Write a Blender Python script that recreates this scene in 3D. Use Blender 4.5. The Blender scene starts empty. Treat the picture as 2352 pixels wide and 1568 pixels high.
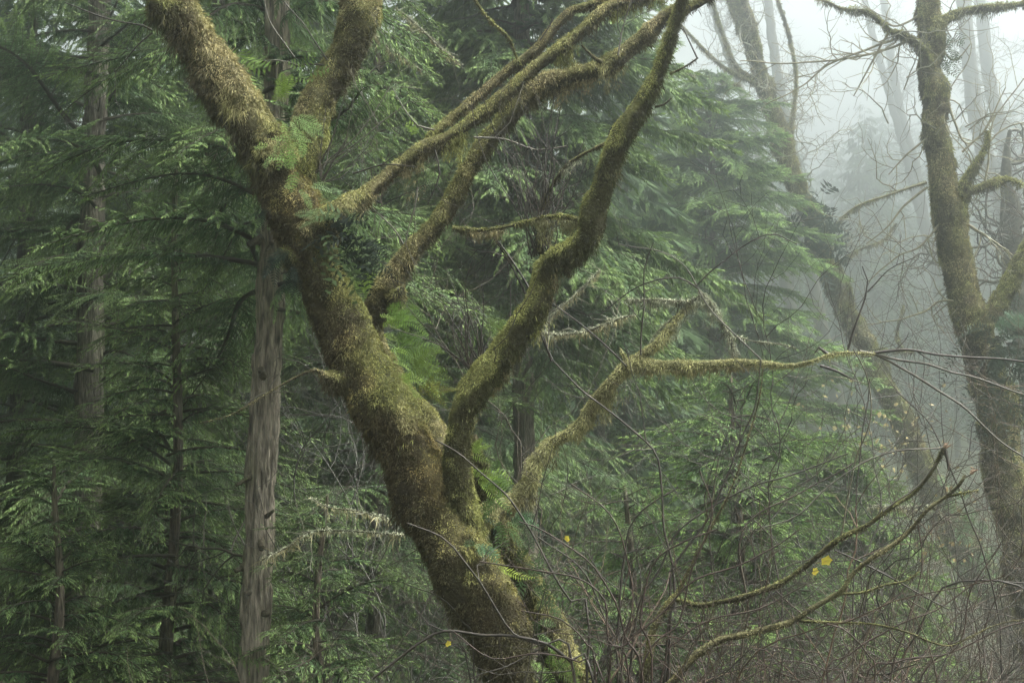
import bpy, math
import numpy as np
from mathutils import Vector, Matrix

S = bpy.context.scene
R = math.radians
# ------------------------------------------------------------------ camera, light, exposure
CAM = np.array([0.0, 0.0, 1.6]); PITCH = 6.0; LENS = 50.0
cam = bpy.data.objects.new('camera', bpy.data.cameras.new('camera'))
S.collection.objects.link(cam); S.camera = cam
cam.location = CAM; cam.rotation_euler = (R(90 + PITCH), 0, 0)
cam.data.lens = LENS; cam.data.sensor_width = 36; cam.data.clip_end = 2000
SUN_EL, SUN_AZ = 58.0, 84.0          # azimuth from +Y (view axis) towards +X
w = bpy.data.worlds.new('World'); S.world = w; w.use_nodes = True
nt = w.node_tree; bg = nt.nodes['Background']
sk = nt.nodes.new('ShaderNodeTexSky'); sk.sky_type = 'NISHITA'; sk.sun_disc = False
sk.sun_elevation = R(SUN_EL); sk.sun_rotation = R(SUN_AZ); sk.dust_density = 6; sk.air_density = 1.2
hs = nt.nodes.new('ShaderNodeHueSaturation'); hs.inputs['Saturation'].default_value = 0.12
nt.links.new(sk.outputs[0], hs.inputs['Color']); nt.links.new(hs.outputs[0], bg.inputs[0])
bg.inputs[1].default_value = 0.09
sun = bpy.data.objects.new('sun', bpy.data.lights.new('sun', 'SUN')); S.collection.objects.link(sun)
sun.data.energy = 1.5; sun.data.angle = R(18); sun.data.color = (1.0, 0.96, 0.88)
sd = Vector((math.sin(R(SUN_AZ)) * math.cos(R(SUN_EL)), math.cos(R(SUN_AZ)) * math.cos(R(SUN_EL)), math.sin(R(SUN_EL))))
sun.rotation_euler = sd.to_track_quat('Z', 'Y').to_euler()
S.view_settings.view_transform = 'Standard'; S.view_settings.look = 'None'
S.view_settings.exposure = 2.35; S.view_settings.gamma = 1; S.view_settings.use_curve_mapping = False
S.cycles.max_bounces = 6; S.cycles.diffuse_bounces = 3; S.cycles.transmission_bounces = 3
S.cycles.volume_bounces = 1; S.cycles.use_denoising = True; S.cycles.sample_clamp_indirect = 2.5; S.cycles.sample_clamp_direct = 8
S.cycles.caustics_reflective = False; S.cycles.caustics_refractive = False
HAZE = 0.0090

# ------------------------------------------------------------------ helpers
rng = np.random.default_rng(11)
FPX = 2352 * LENS / 36.0
cp, sp_ = math.cos(R(PITCH)), math.sin(R(PITCH))
def P(px, py, y):
    """world point at distance y (world Y) seen along pixel (px,py) of the 2352x1568 survey frame"""
    a = (px - 1176) / FPX; b = (784 - py) / FPX
    d = np.array([a, cp - b * sp_, sp_ + b * cp])
    return CAM + d * (y / d[1])

def lat(ix, iy, iz):
    h = (ix * 374761393 + iy * 668265263 + iz * 2147483647 + 1013904223) & 0xffffffff
    h = ((h ^ (h >> 13)) * 1274126177) & 0xffffffff
    return ((h ^ (h >> 16)) & 0xffff) / 32767.5 - 1.0
def noise(p, f=1.0, seed=0):
    q = np.asarray(p) * f + seed * 17.31
    i = np.floor(q).astype(np.int64); t = q - i; t = t * t * (3 - 2 * t)
    x, y, z = i[:, 0], i[:, 1], i[:, 2]; u, v, s = t[:, 0], t[:, 1], t[:, 2]
    def L(a, b, k): return a + (b - a) * k
    return L(L(L(lat(x, y, z), lat(x+1, y, z), u), L(lat(x, y+1, z), lat(x+1, y+1, z), u), v),
             L(L(lat(x, y, z+1), lat(x+1, y, z+1), u), L(lat(x, y+1, z+1), lat(x+1, y+1, z+1), u), v), s)
def nrm(v):
    return v / np.maximum(np.linalg.norm(v, axis=-1, keepdims=True), 1e-9)

def mesh(name, V, Fs, col=None, smooth=False):
    """Fs: list of index arrays (n,3) or (n,4); col: (nverts,3)"""
    me = bpy.data.meshes.new(name)
    V = np.asarray(V, dtype=np.float32)
    Fs = [np.asarray(f, dtype=np.int32) for f in Fs if len(f)]
    loops = np.concatenate([f.ravel() for f in Fs])
    tot = np.concatenate([np.full(len(f), f.shape[1], np.int32) for f in Fs])
    start = np.concatenate([[0], np.cumsum(tot)[:-1]]).astype(np.int32)
    me.vertices.add(len(V)); me.vertices.foreach_set('co', V.ravel())
    me.loops.add(len(loops)); me.loops.foreach_set('vertex_index', loops)
    me.polygons.add(len(tot)); me.polygons.foreach_set('loop_start', start); me.polygons.foreach_set('loop_total', tot)
    if smooth: me.polygons.foreach_set('use_smooth', np.ones(len(tot), bool))
    if col is not None:
        a = me.color_attributes.new('Col', 'FLOAT_COLOR', 'POINT')
        c = np.ones((len(V), 4), np.float32); c[:, :3] = col
        a.data.foreach_set('color', c.ravel())
    me.update(calc_edges=True)
    return me
def link(name, data, mat=None, parent=None, kind=None):
    o = bpy.data.objects.new(name, data); S.collection.objects.link(o)
    if parent is not None: o.parent = parent
    if mat is not None and data is not None and not len(data.materials): data.materials.append(mat)
    if kind: o['kind'] = kind
    return o
def tag(o, label=None, cat=None, group=None, kind=None):
    if label: o['label'] = label
    if cat: o['category'] = cat
    if group: o['group'] = group
    if kind: o['kind'] = kind
    return o
def thing(name, loc, label, cat, group=None):
    o = link(name, None); o.location = tuple(float(v) for v in loc); o.empty_display_size = 0.2
    return tag(o, label, cat, group)

# ------------------------------------------------------------------ materials
def mat(name, rough=0.85, trans=0.0, nscale=6.0, namt=0.35, spec=0.2, bump=0.0, bscale=60, stretch=None, basecol=None):
    m = bpy.data.materials.new(name); m.use_nodes = True; t = m.node_tree; n = t.nodes; l = t.links
    b = n['Principled BSDF']; b.inputs['Roughness'].default_value = rough
    b.inputs['Specular IOR Level'].default_value = spec
    if basecol is None:
        c = n.new('ShaderNodeAttribute'); c.attribute_name = 'Col'; cs = c.outputs['Color']
    else:
        c = n.new('ShaderNodeRGB'); c.outputs[0].default_value = (*basecol, 1); cs = c.outputs[0]
    tc = n.new('ShaderNodeTexCoord'); mp = n.new('ShaderNodeMapping')
    if stretch: mp.inputs['Scale'].default_value = stretch
    l.new(tc.outputs['Object'], mp.inputs[0])
    no = n.new('ShaderNodeTexNoise'); no.inputs['Scale'].default_value = nscale; no.inputs['Detail'].default_value = 4
    l.new(mp.outputs[0], no.inputs['Vector'])
    mr = n.new('ShaderNodeMapRange'); mr.inputs[1].default_value = 0.3; mr.inputs[2].default_value = 0.7
    mr.inputs[3].default_value = 1 - namt; mr.inputs[4].default_value = 1 + namt
    l.new(no.outputs[0], mr.inputs[0])
    mx = n.new('ShaderNodeVectorMath'); mx.operation = 'SCALE'
    l.new(cs, mx.inputs[0]); l.new(mr.outputs[0], mx.inputs['Scale']); l.new(mx.outputs[0], b.inputs['Base Color'])
    if bump:
        bn = n.new('ShaderNodeTexNoise'); bn.inputs['Scale'].default_value = bscale; bn.inputs['Detail'].default_value = 5
        l.new(mp.outputs[0], bn.inputs['Vector'])
        bp = n.new('ShaderNodeBump'); bp.inputs['Strength'].default_value = 1; bp.inputs['Distance'].default_value = bump
        l.new(bn.outputs[0], bp.inputs['Height']); l.new(bp.outputs[0], b.inputs['Normal'])
    if trans:
        tr = n.new('ShaderNodeBsdfTranslucent'); l.new(mx.outputs[0], tr.inputs[0])
        ms = n.new('ShaderNodeMixShader'); ms.inputs[0].default_value = trans
        l.new(b.outputs[0], ms.inputs[1]); l.new(tr.outputs[0], ms.inputs[2])
        l.new(ms.outputs[0], n['Material Output'].inputs[0])
    return m
M_moss = mat('moss_strands', 0.9, 0.06, 9, 0.35)
M_bark = mat('mossy_bark', 0.95, 0, 14, 0.5, bump=0.02, bscale=45)
M_cbark = mat('conifer_bark', 0.95, 0, 34, 0.75, bump=0.05, bscale=40, stretch=(1, 1, 0.16))
M_twig = mat('twig_bark', 0.6, 0, 12, 0.4, spec=0.35)
M_need = mat('hemlock_needles', 0.7, 0.3, 2.2, 0.25)
M_far = mat('far_needles', 0.9, 0.3, 0.8, 0.3)
M_fern = mat('fern_leaf', 0.65, 0.35, 9, 0.25, spec=0.12)
M_leaf = mat('yellow_leaf', 0.6, 0.45, 9, 0.2)
M_ground = mat('forest_floor', 0.95, 0, 0.8, 0.5, bump=0.05, bscale=9, basecol=(0.045, 0.05, 0.02))
M_wood = mat('fresh_wood', 0.7, 0, 30, 0.2, basecol=(0.30, 0.21, 0.145))

# ------------------------------------------------------------------ tubes
def spline(pts, step):
    p = np.asarray(pts, float); p = np.vstack([2*p[0]-p[1], p, 2*p[-1]-p[-2]]); out = []
    for i in range(1, len(p)-2):
        n = max(1, int(np.linalg.norm(p[i+1, :3]-p[i, :3]) / step))
        t = (np.arange(n) / n)[:, None]; a, b, c, d = p[i-1], p[i], p[i+1], p[i+2]
        out.append(0.5*((2*b)+(-a+c)*t+(2*a-5*b+4*c-d)*t*t+(-a+3*b-3*c+d)*t**3))
    out.append(p[-2][None]); return np.vstack(out)
def frames(c):
    t = nrm(np.gradient(c, axis=0)); u = np.zeros_like(t)
    a = np.array([0, 1.0, 0]) if abs(t[0, 1]) < 0.9 else np.array([1.0, 0, 0])
    v = a - t[0]*np.dot(a, t[0]); u[0] = v/np.linalg.norm(v)
    for i in range(1, len(t)):
        v = u[i-1]-t[i]*np.dot(u[i-1], t[i]); u[i] = v/max(np.linalg.norm(v), 1e-9)
    return t, u, np.cross(t, u)
def tube(path, nseg, amp=0.0, lump=0.0, seed=0, cap=False, groove=0.0):
    """path rows x,y,z,r -> V (grid), F quads, grid shape"""
    c = path[:, :3]; r = path[:, 3]; t, u, v = frames(c)
    a = np.linspace(0, 2*np.pi, nseg, endpoint=False)
    d = u[:, None]*np.cos(a)[None, :, None] + v[:, None]*np.sin(a)[None, :, None]
    V = c[:, None] + d*r[:, None, None]
    if amp or lump or groove:
        q = V.reshape(-1, 3)
        k = lump*noise(q, 3.2, seed) + amp*noise(q, 11, seed+1) + 0.5*amp*noise(q, 30, seed+2)
        if groove: k = k + groove*noise(q*np.array([1, 1, 0.12]), 38, seed+3)
        k = k.reshape(len(c), nseg, 1)*np.minimum(1, r/0.12)[:, None, None]
        V = V + d*k
    n = len(c); i = np.arange(n-1)[:, None]*nseg; j = np.arange(nseg)[None]; j2 = (j+1) % nseg
    F = np.stack([i+j, i+j2, i+nseg+j2, i+nseg+j], -1).reshape(-1, 4)
    Fs = [F]; Vf = V.reshape(-1, 3)
    if cap:
        Vf = np.vstack([Vf, c[0], c[-1]]); b = n*nseg; jj = np.arange(nseg); j2 = (jj+1) % nseg
        Fs.append(np.vstack([np.stack([np.full(nseg, b), j2, jj], 1), np.stack([np.full(nseg, b+1), (n-1)*nseg+jj, (n-1)*nseg+j2], 1)]))
    return Vf, Fs, V, d
def batch_tubes(polys, nseg=4):
    """polys: list of (pts (n,3), radii (n,), colour) -> one mesh's arrays"""
    Vs, Fs, Cs, b = [], [], [], 0
    a = np.linspace(0, 2*np.pi, nseg, endpoint=False)
    for c, r, col in polys:
        t = nrm(np.gradient(c, axis=0)); up = np.array([0.13, 0.9, 0.21]); u = nrm(np.cross(t, up)); v = np.cross(t, u)
        V = c[:, None] + (u[:, None]*np.cos(a)[None, :, None] + v[:, None]*np.sin(a)[None, :, None])*np.asarray(r)[:, None, None]
        n = len(c); i = np.arange(n-1)[:, None]*nseg; j = np.arange(nseg)[None]; j2 = (j+1) % nseg
        Fs.append(np.stack([i+j, i+j2, i+nseg+j2, i+nseg+j], -1).reshape(-1, 4)+b); Vs.append(V.reshape(-1, 3))
        Cs.append(np.tile(col, (n*nseg, 1))); b += n*nseg
    return np.vstack(Vs), [np.vstack(Fs)], np.vstack(Cs)

# ------------------------------------------------------------------ moss
C_GREEN = np.array([0.29, 0.295, 0.10]); C_GOLD = np.array([0.38, 0.33, 0.17]); C_BROWN = np.array([0.036, 0.029, 0.018])
C_DARK = np.array([0.03, 0.026, 0.014]); C_LICH = np.array([0.42, 0.43, 0.30]); C_YEL = np.array([0.37, 0.355, 0.17])
def moss_and_shade_colour(p, nz, pal, seed=0):
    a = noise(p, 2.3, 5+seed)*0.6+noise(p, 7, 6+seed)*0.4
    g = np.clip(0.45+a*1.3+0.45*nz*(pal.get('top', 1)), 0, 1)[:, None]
    b = np.clip(noise(p, 4.1, 9+seed)*0.9+noise(p, 15, 8+seed)*0.5+0.24-pal.get('k', 1.1)*nz+pal.get('brown', 0)+pal.get('low', 0)*np.clip(2.2-p[:, 2], 0, 1.4), 0, 1)[:, None]  # darker undersides, brighter tops: thinner moss beneath plus shade painted into the colour
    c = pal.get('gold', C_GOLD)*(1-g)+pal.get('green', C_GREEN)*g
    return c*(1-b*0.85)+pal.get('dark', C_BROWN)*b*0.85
def strands(Pn, N, ln, wd, col, down=0.75, out=0.65, jit=1.0):
    n = len(Pn); rv = rng.normal(size=(n, 3)); dn = np.array([0, 0, -1.0])
    # hang along the surface
    tang = dn - N*(N@dn)[:, None]
    d0 = nrm(N*out + tang*down + rv*jit*0.5)
    side = nrm(np.cross(d0, rng.normal(size=(n, 3))))*wd[:, None]*0.5
    mid = Pn + d0*ln[:, None]*0.5
    d1 = nrm(d0*0.7+dn*down+rng.normal(size=(n, 3))*jit*0.3)
    tip = mid + d1*ln[:, None]*0.5
    V = np.stack([Pn-N*0.006, mid-side, mid+side, tip], 1).reshape(-1, 3)
    b = np.arange(n)[:, None]*4
    F = np.vstack([b+np.array([0, 1, 2]), b+np.array([1, 3, 2])])
    c = np.repeat(col, 4, 0); c = c.reshape(n, 4, 3)*np.array([0.75, 1, 1, 1.1])[None, :, None]
    return V, F, c.reshape(-1, 3)
def surf_sample(V, d, dens):
    """V grid (n,m,3)"""
    a = V[:-1]; b = np.roll(V, -1, 1)[:-1]; c = np.roll(V, -1, 1)[1:]; e = V[1:]
    cr = np.cross(b-a, e-a); ar = np.linalg.norm(cr, axis=-1).ravel()
    n = int(ar.sum()*dens); k = rng.choice(len(ar), n, p=ar/ar.sum())
    A, B, C, E = [q.reshape(-1, 3)[k] for q in (a, b, c, e)]
    s, t = rng.random((2, n, 1)); pt = A*(1-s)*(1-t)+B*s*(1-t)+C*s*t+E*(1-s)*t
    N = nrm(cr.reshape(-1, 3)[k]); D = d[:-1].reshape(-1, 3)[k]; N = np.where((np.sum(N*D, 1) < 0)[:, None], -N, N)
    return pt, N
class Fur:
    def __init__(s): s.V, s.F, s.C, s.n = [], [], [], 0
    def add(s, V, F, C):
        s.V.append(V); s.F.append(F+s.n); s.C.append(C); s.n += len(V)
    def build(s, name, parent, m=None):
        if not s.V: return
        return link(name, mesh(name, np.vstack(s.V), [np.vstack(s.F)], np.vstack(s.C)), m or M_moss, parent, 'stuff')
def pxpath(pts, step=0.03, wob=0.0, seed=0):
    """pts rows (px,py,rpx,y)"""
    w_ = [np.append(P(a, b, y), r*y/FPX) for a, b, r, y in pts]
    p = spline(w_, step)
    if wob:
        q = p[:, :3].copy()
        for k in range(3): p[:, k] += wob*noise(q, 2.5, seed+k*7)
    p[:, 3] = np.maximum(p[:, 3], 0.002)
    return p
def limb(root, name, pts, fur, pal, dens=9000, ln=0.035, wd=0.006, step=0.03, amp=0.012, lump=0.02, seg=None, seed=0, cap=True,
         wob=0.01, under=1.0, bark=None, label=None, barkcol=None):
    o_ = np.array(root.location)
    p = pxpath(pts, step, wob, seed)
    if dens: p[:, 3] = np.maximum(p[:, 3]-0.4*ln, p[:, 3]*0.6)
    rm = p[:, 3].max(); PATHS.setdefault(root.name, []).append(p)
    seg = seg or int(np.clip(2*np.pi*rm/step, 7, 64))
    V, F, G, d = tube(p, seg, amp, lump, seed, cap)
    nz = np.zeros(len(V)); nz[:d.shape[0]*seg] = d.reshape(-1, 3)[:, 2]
    c = (moss_and_shade_colour(V, nz, pal, seed)*0.3+C_BROWN*0.5) if barkcol is None else np.tile(barkcol, (len(V), 1))
    ob = link(name, mesh(name, V-o_, F, c, True), bark or M_bark, root)
    if label: ob['label'] = label
    if dens:
        pt, N = surf_sample(G, d, dens*1.7); n = len(pt)
        cover = noise(pt, 6, seed+3)*0.5+noise(pt, 17, seed+4)*0.5
        keep = cover > -0.42+0.3*rng.random(n)-0.15+0.12*(N[:, 2] < -0.3)
        pt, N, cover = pt[keep], N[keep], cover[keep]; n = len(pt)
        l = 0.58*ln*(0.4+1.1*rng.random(n))*(0.65+1.1*np.clip(noise(pt, 19, seed+5)+0.15, 0, 1)+1.3*np.clip(noise(pt, 9, seed+6)-0.35, 0, 1))*(1+0.6*np.clip(cover, -0.5, 1))*(1+under*(N[:, 2] < -0.35)*rng.random(n)**2*1.5)
        col = moss_and_shade_colour(pt, N[:, 2], pal, seed)*(0.78+0.44*rng.random((n, 1)))
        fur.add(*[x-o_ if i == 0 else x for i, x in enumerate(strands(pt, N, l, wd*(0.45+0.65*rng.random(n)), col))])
    return ob
PATHS = {}
def drape(root, fur, px, py, y, w_px, h_px, n, col, wd=0.005, th=0.05):
    """ragged tassels of moss hanging from the nearest limb around (px,py)"""
    o_ = np.array(root.location); s = y/FPX; A = np.vstack(PATHS[root.name]); K = max(2, int(w_px/5))
    for k in range(K):
        t0 = P(px+(rng.random()-0.5)*w_px, py, y); d_ = A[:, :3]-t0; q = A[np.argmin(d_[:, 0]**2*3+d_[:, 1]**2*0.3+d_[:, 2]**2)]
        m = max(12, int(n/K)); L = h_px*s*(0.15+0.95*rng.random()**1.5); z = rng.random(m)*L; wdt = (0.018+0.25*L*rng.random())*(1-0.75*z/L)*max(1, wd/0.006)
        pt = q[:3]+np.stack([rng.normal(size=m)*wdt, rng.normal(size=m)*wdt*.8, -z-q[3]*0.5], 1)
        N = nrm(rng.normal(size=(m, 3))*np.array([1, 1, 0.3])); cc = np.array(col)*(0.45+0.75*rng.random((m, 1)))*(0.7+.5*rng.random())
        V, F, C = strands(pt, N, 0.02+0.03*rng.random(m), np.full(m, wd), cc, 1.2, 0.4, 0.9)
        fur.add(V-o_, F, C)

# ------------------------------------------------------------------ bare twigs
def grow(out, p, d, L, r, depth, zig=0.28, up=0.05, col=(0.06, 0.045, 0.035), side=0.55, r_end=0.4):
    st = 0.07 if L > 0.4 else 0.05; n = max(3, int(L/st)); pts = [np.array(p)]; d = np.array(d, float); bend = rng.normal(size=3)*0.022
    sgn = 1
    for i in range(n):
        if i % 2 == 0: d = d+rng.normal(size=3)*zig*np.array([1, 0.6, 1])
        d = d+bend+np.array([0, 0, up]); d /= np.linalg.norm(d)
        pts.append(pts[-1]+d*st)
        f = (i+1)/n
        if depth > 0 and i > 0 and rng.random() < side*st/0.07*0.75:
            sgn = -sgn; ax = nrm(np.cross(d, rng.normal(size=3)*0.4+np.array([0, 1.0, 0]))); a = R(32+rng.random()*35)*sgn
            nd = d*math.cos(a)+ax*math.sin(a)
            grow(out, pts[-1], nd, L*(0.25+0.4*rng.random())*(1.05-0.6*f), r*(1-0.5*f)*0.62, depth-1, zig, up, col, side, r_end)
    pts = np.array(pts); rr = r*(1-(1-r_end)*np.linspace(0, 1, len(pts)))
    out.append((pts, np.maximum(rr, 0.0013), np.array(col)*(0.7+0.7*rng.random())))
def pxtwig(out, pts, y, r0, r1, col=(0.06, 0.045, 0.035), depth=1, side=0.3, up=0.02, bl=0.35):
    w_ = np.array([np.append(P(q[0], q[1], y+(q[2] if len(q) > 2 else 0)), 0) for q in pts]); p = spline(w_, 0.06)[:, :3]
    n = len(p); p = p+np.stack([noise(p, 5, 3), noise(p, 5, 4), noise(p, 5, 5)], 1)*0.012
    r = np.linspace(r0, r1, n)*y/FPX; out.append((p, r, np.array(col)))
    if depth:
        t = nrm(np.gradient(p, axis=0)); sgn = 1
        for i in range(2, n):
            if rng.random() < side:
                sgn = -sgn; ax = nrm(rng.normal(size=3)*0.35+np.array([0, 1.0, 0])); a = R(30+rng.random()*35)*sgn
                v = t[i]; nd = v*math.cos(a)+np.cross(ax, v)*math.sin(a)
                grow(out, p[i], nd, bl*(0.4+rng.random()), r[i]*0.6, depth-1, up=up, col=col)
def twigs(name, parent, polys, m=None, nseg=4, kind=None):
    V, F, C = batch_tubes(polys, nseg); o_ = np.array(parent.location) if parent is not None else 0
    return link(name, mesh(name, V-o_, F, C, True), m or M_twig, parent, kind)

# ------------------------------------------------------------------ ground
def gz(x, y):
    x = np.asarray(x, float); y = np.asarray(y, float)
    z = -0.2-4.3*np.clip((y-4)/18, 0, 1)**1.2
    z = z + 55*np.clip((y-70)/330, 0, 1)**1.1 + 1.5*np.clip((-x-5)/12, 0, 1)
    z = z + 8*np.clip((-y-10)/60, 0, 1)
    return z+0.25*np.sin(x*0.31+1)*np.cos(y*0.23)
gx = np.linspace(-260, 260, 161); gy = np.linspace(-60, 480, 181); X, Y = np.meshgrid(gx, gy)
V = np.stack([X, Y, gz(X, Y)], -1).reshape(-1, 3)
i = (np.arange(180)[:, None]*161+np.arange(160)[None]).ravel()
tag(link('ground', mesh('ground', V, [np.stack([i, i+1, i+162, i+161], 1)], None, True), M_ground), kind='structure')

# ------------------------------------------------------------------ hemlock boughs
def bough(L, seed, wd=0.012, dens=1.0, droop=0.35, tw=0.075):
    """flat drooping spray growing along +X; returns V,F,C and wood polylines"""
    r_ = np.random.default_rng(seed); pts, dirs, lens, tips = [], [], [], []; wood = []
    s = np.linspace(0, 1, 24); ax = np.stack([L*s*(1-0.04*s), 0.05*L*np.sin(s*5+seed), L*(0.10*s-droop*s**2.1)], 1)
    wood.append((ax, 0.011*L*(1-s)+0.003, np.array([0.05, 0.04, 0.03])))
    n2 = int(L/0.05*dens)
    for k in range(n2):
        f = 0.10+0.9*(k+r_.random())/n2; sd_ = 1 if k % 2 else -1
        a = np.array([np.interp(f, s, ax[:, q]) for q in range(3)])
        l = L*(0.40*(1-f)**0.75*min(1, 0.35+f*2.2))*(0.55+0.6*r_.random())+0.06
        ang = R(60-22*f+r_.normal()*8)*sd_
        t = np.linspace(0, 1, max(5, int(l/0.05)))
        dx = math.cos(ang); dy = math.sin(ang)
        dr = droop*(0.4+2.0*r_.random())
        curve = a+np.stack([l*t*dx+0.12*l*t*t, l*t*dy*(1-0.15*t), l*(0.12*t-dr*t**1.6)-0.25*droop*f*l*t], 1)
        wood.append((curve, 0.0035*(1-t)+0.0012, np.array([0.05, 0.04, 0.028])))
        m = max(4, int(l/0.0105*dens)); tt = (np.arange(m)+r_.random(m))/m
        base = np.stack([np.interp(tt, t, curve[:, q]) for q in range(3)], 1)
        tg = nrm(np.stack([np.interp(tt, t, np.gradient(curve[:, q])) for q in range(3)], 1))
        s2 = np.where(np.arange(m) % 2, 1, -1.0); an = np.radians(50-18*tt+r_.normal(size=m)*9)*s2
        dd = np.stack([tg[:, 0]*np.cos(an)-tg[:, 1]*np.sin(an), tg[:, 0]*np.sin(an)+tg[:, 1]*np.cos(an), tg[:, 2]-0.1-0.4*r_.random(m)], 1)
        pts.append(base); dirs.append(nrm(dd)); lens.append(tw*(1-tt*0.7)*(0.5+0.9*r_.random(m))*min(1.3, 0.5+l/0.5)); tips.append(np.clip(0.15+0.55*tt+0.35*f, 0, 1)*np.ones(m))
        pts.append(curve[-1:]); dirs.append(nrm(curve[-1:]-curve[-2:-1])); lens.append(np.array([tw*0.7])); tips.append(np.array([1.0]))
    p = np.vstack(pts); d = np.vstack(dirs); l = np.concatenate(lens); tp = np.concatenate(tips); n = len(p)
    sidev = nrm(np.cross(d, np.array([0, 0, 1.0])+r_.normal(size=(n, 3))*0.6))*wd*0.5*(0.7+0.6*r_.random((n, 1)))
    dn = np.array([0, 0, -1.0])
    m1 = p+d*l[:, None]*0.3; m2 = p+d*l[:, None]*0.7+dn*l[:, None]*0.05; e = p+d*l[:, None]+dn*l[:, None]*0.16
    V = np.stack([p, m1-sidev, m1+sidev, m2-sidev*0.75, m2+sidev*0.75, e], 1).reshape(-1, 3)
    b = np.arange(n)[:, None]*6
    F = np.vstack([b+np.array(q) for q in ([0, 1, 2], [1, 3, 4], [1, 4, 2], [3, 5, 4])])
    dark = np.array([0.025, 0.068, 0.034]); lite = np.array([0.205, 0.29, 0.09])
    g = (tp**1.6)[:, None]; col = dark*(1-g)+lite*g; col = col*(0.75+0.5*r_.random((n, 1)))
    C = np.repeat(col, 6, 0); return V, F, C, wood
def bough_mesh(L, seed, **k):
    V, F, C, wood = bough(L, seed, **k); WV, WF, WC = batch_tubes(wood, 3)
    n = len(V); me = mesh('bough', np.vstack([V, WV]), [F, WF[0]+n], np.vstack([C, WC]))
    me.materials.append(M_need); return me
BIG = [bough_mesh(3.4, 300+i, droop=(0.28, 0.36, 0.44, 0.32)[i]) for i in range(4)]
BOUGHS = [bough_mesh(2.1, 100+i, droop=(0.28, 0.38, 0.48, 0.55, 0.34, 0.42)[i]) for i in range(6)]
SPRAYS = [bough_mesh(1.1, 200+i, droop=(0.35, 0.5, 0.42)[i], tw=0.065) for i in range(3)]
def yellower(me):
    m2_ = me.copy(); n = len(m2_.vertices); v = np.zeros(n*4, np.float32); m2_.color_attributes['Col'].data.foreach_get('color', v)
    v = v.reshape(-1, 4); v[:, :3] *= (1.3, 1.35, 1.2); m2_.color_attributes['Col'].data.foreach_set('color', v.ravel()); return m2_
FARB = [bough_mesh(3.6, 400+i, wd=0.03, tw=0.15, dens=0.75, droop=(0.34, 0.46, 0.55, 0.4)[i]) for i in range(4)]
LIBS = {False: (SPRAYS, BOUGHS, BIG), True: tuple([yellower(q) for q in l_] for l_ in (SPRAYS, BOUGHS, BIG))}
YEL = [False]; FARB_Y = [yellower(q) for q in FARB]
def put_bough(root, pos, az, L, pitch=0.0, roll=0.0, var=None, short=False):
    s1, s2_, s3 = LIBS[YEL[0]]; lib, base = ((FARB_Y if YEL[0] else FARB), 3.6) if pos[1] > 23 else (s1, 1.1) if L < 1.5 else (s2_, 2.1) if L < 2.75 else (s3, 3.4)
    me = lib[rng.integers(len(lib)) if var is None else var % len(lib)]
    o = bpy.data.objects.new('bough', me); S.collection.objects.link(o); o.parent = root
    o.location = tuple(np.array(pos)-np.array(root.location)); o.rotation_euler = (roll, -pitch, az)
    s = L/base; q_ = s**0.7; o.scale = (s, q_*(0.85+0.4*rng.random()), q_); return o
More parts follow.
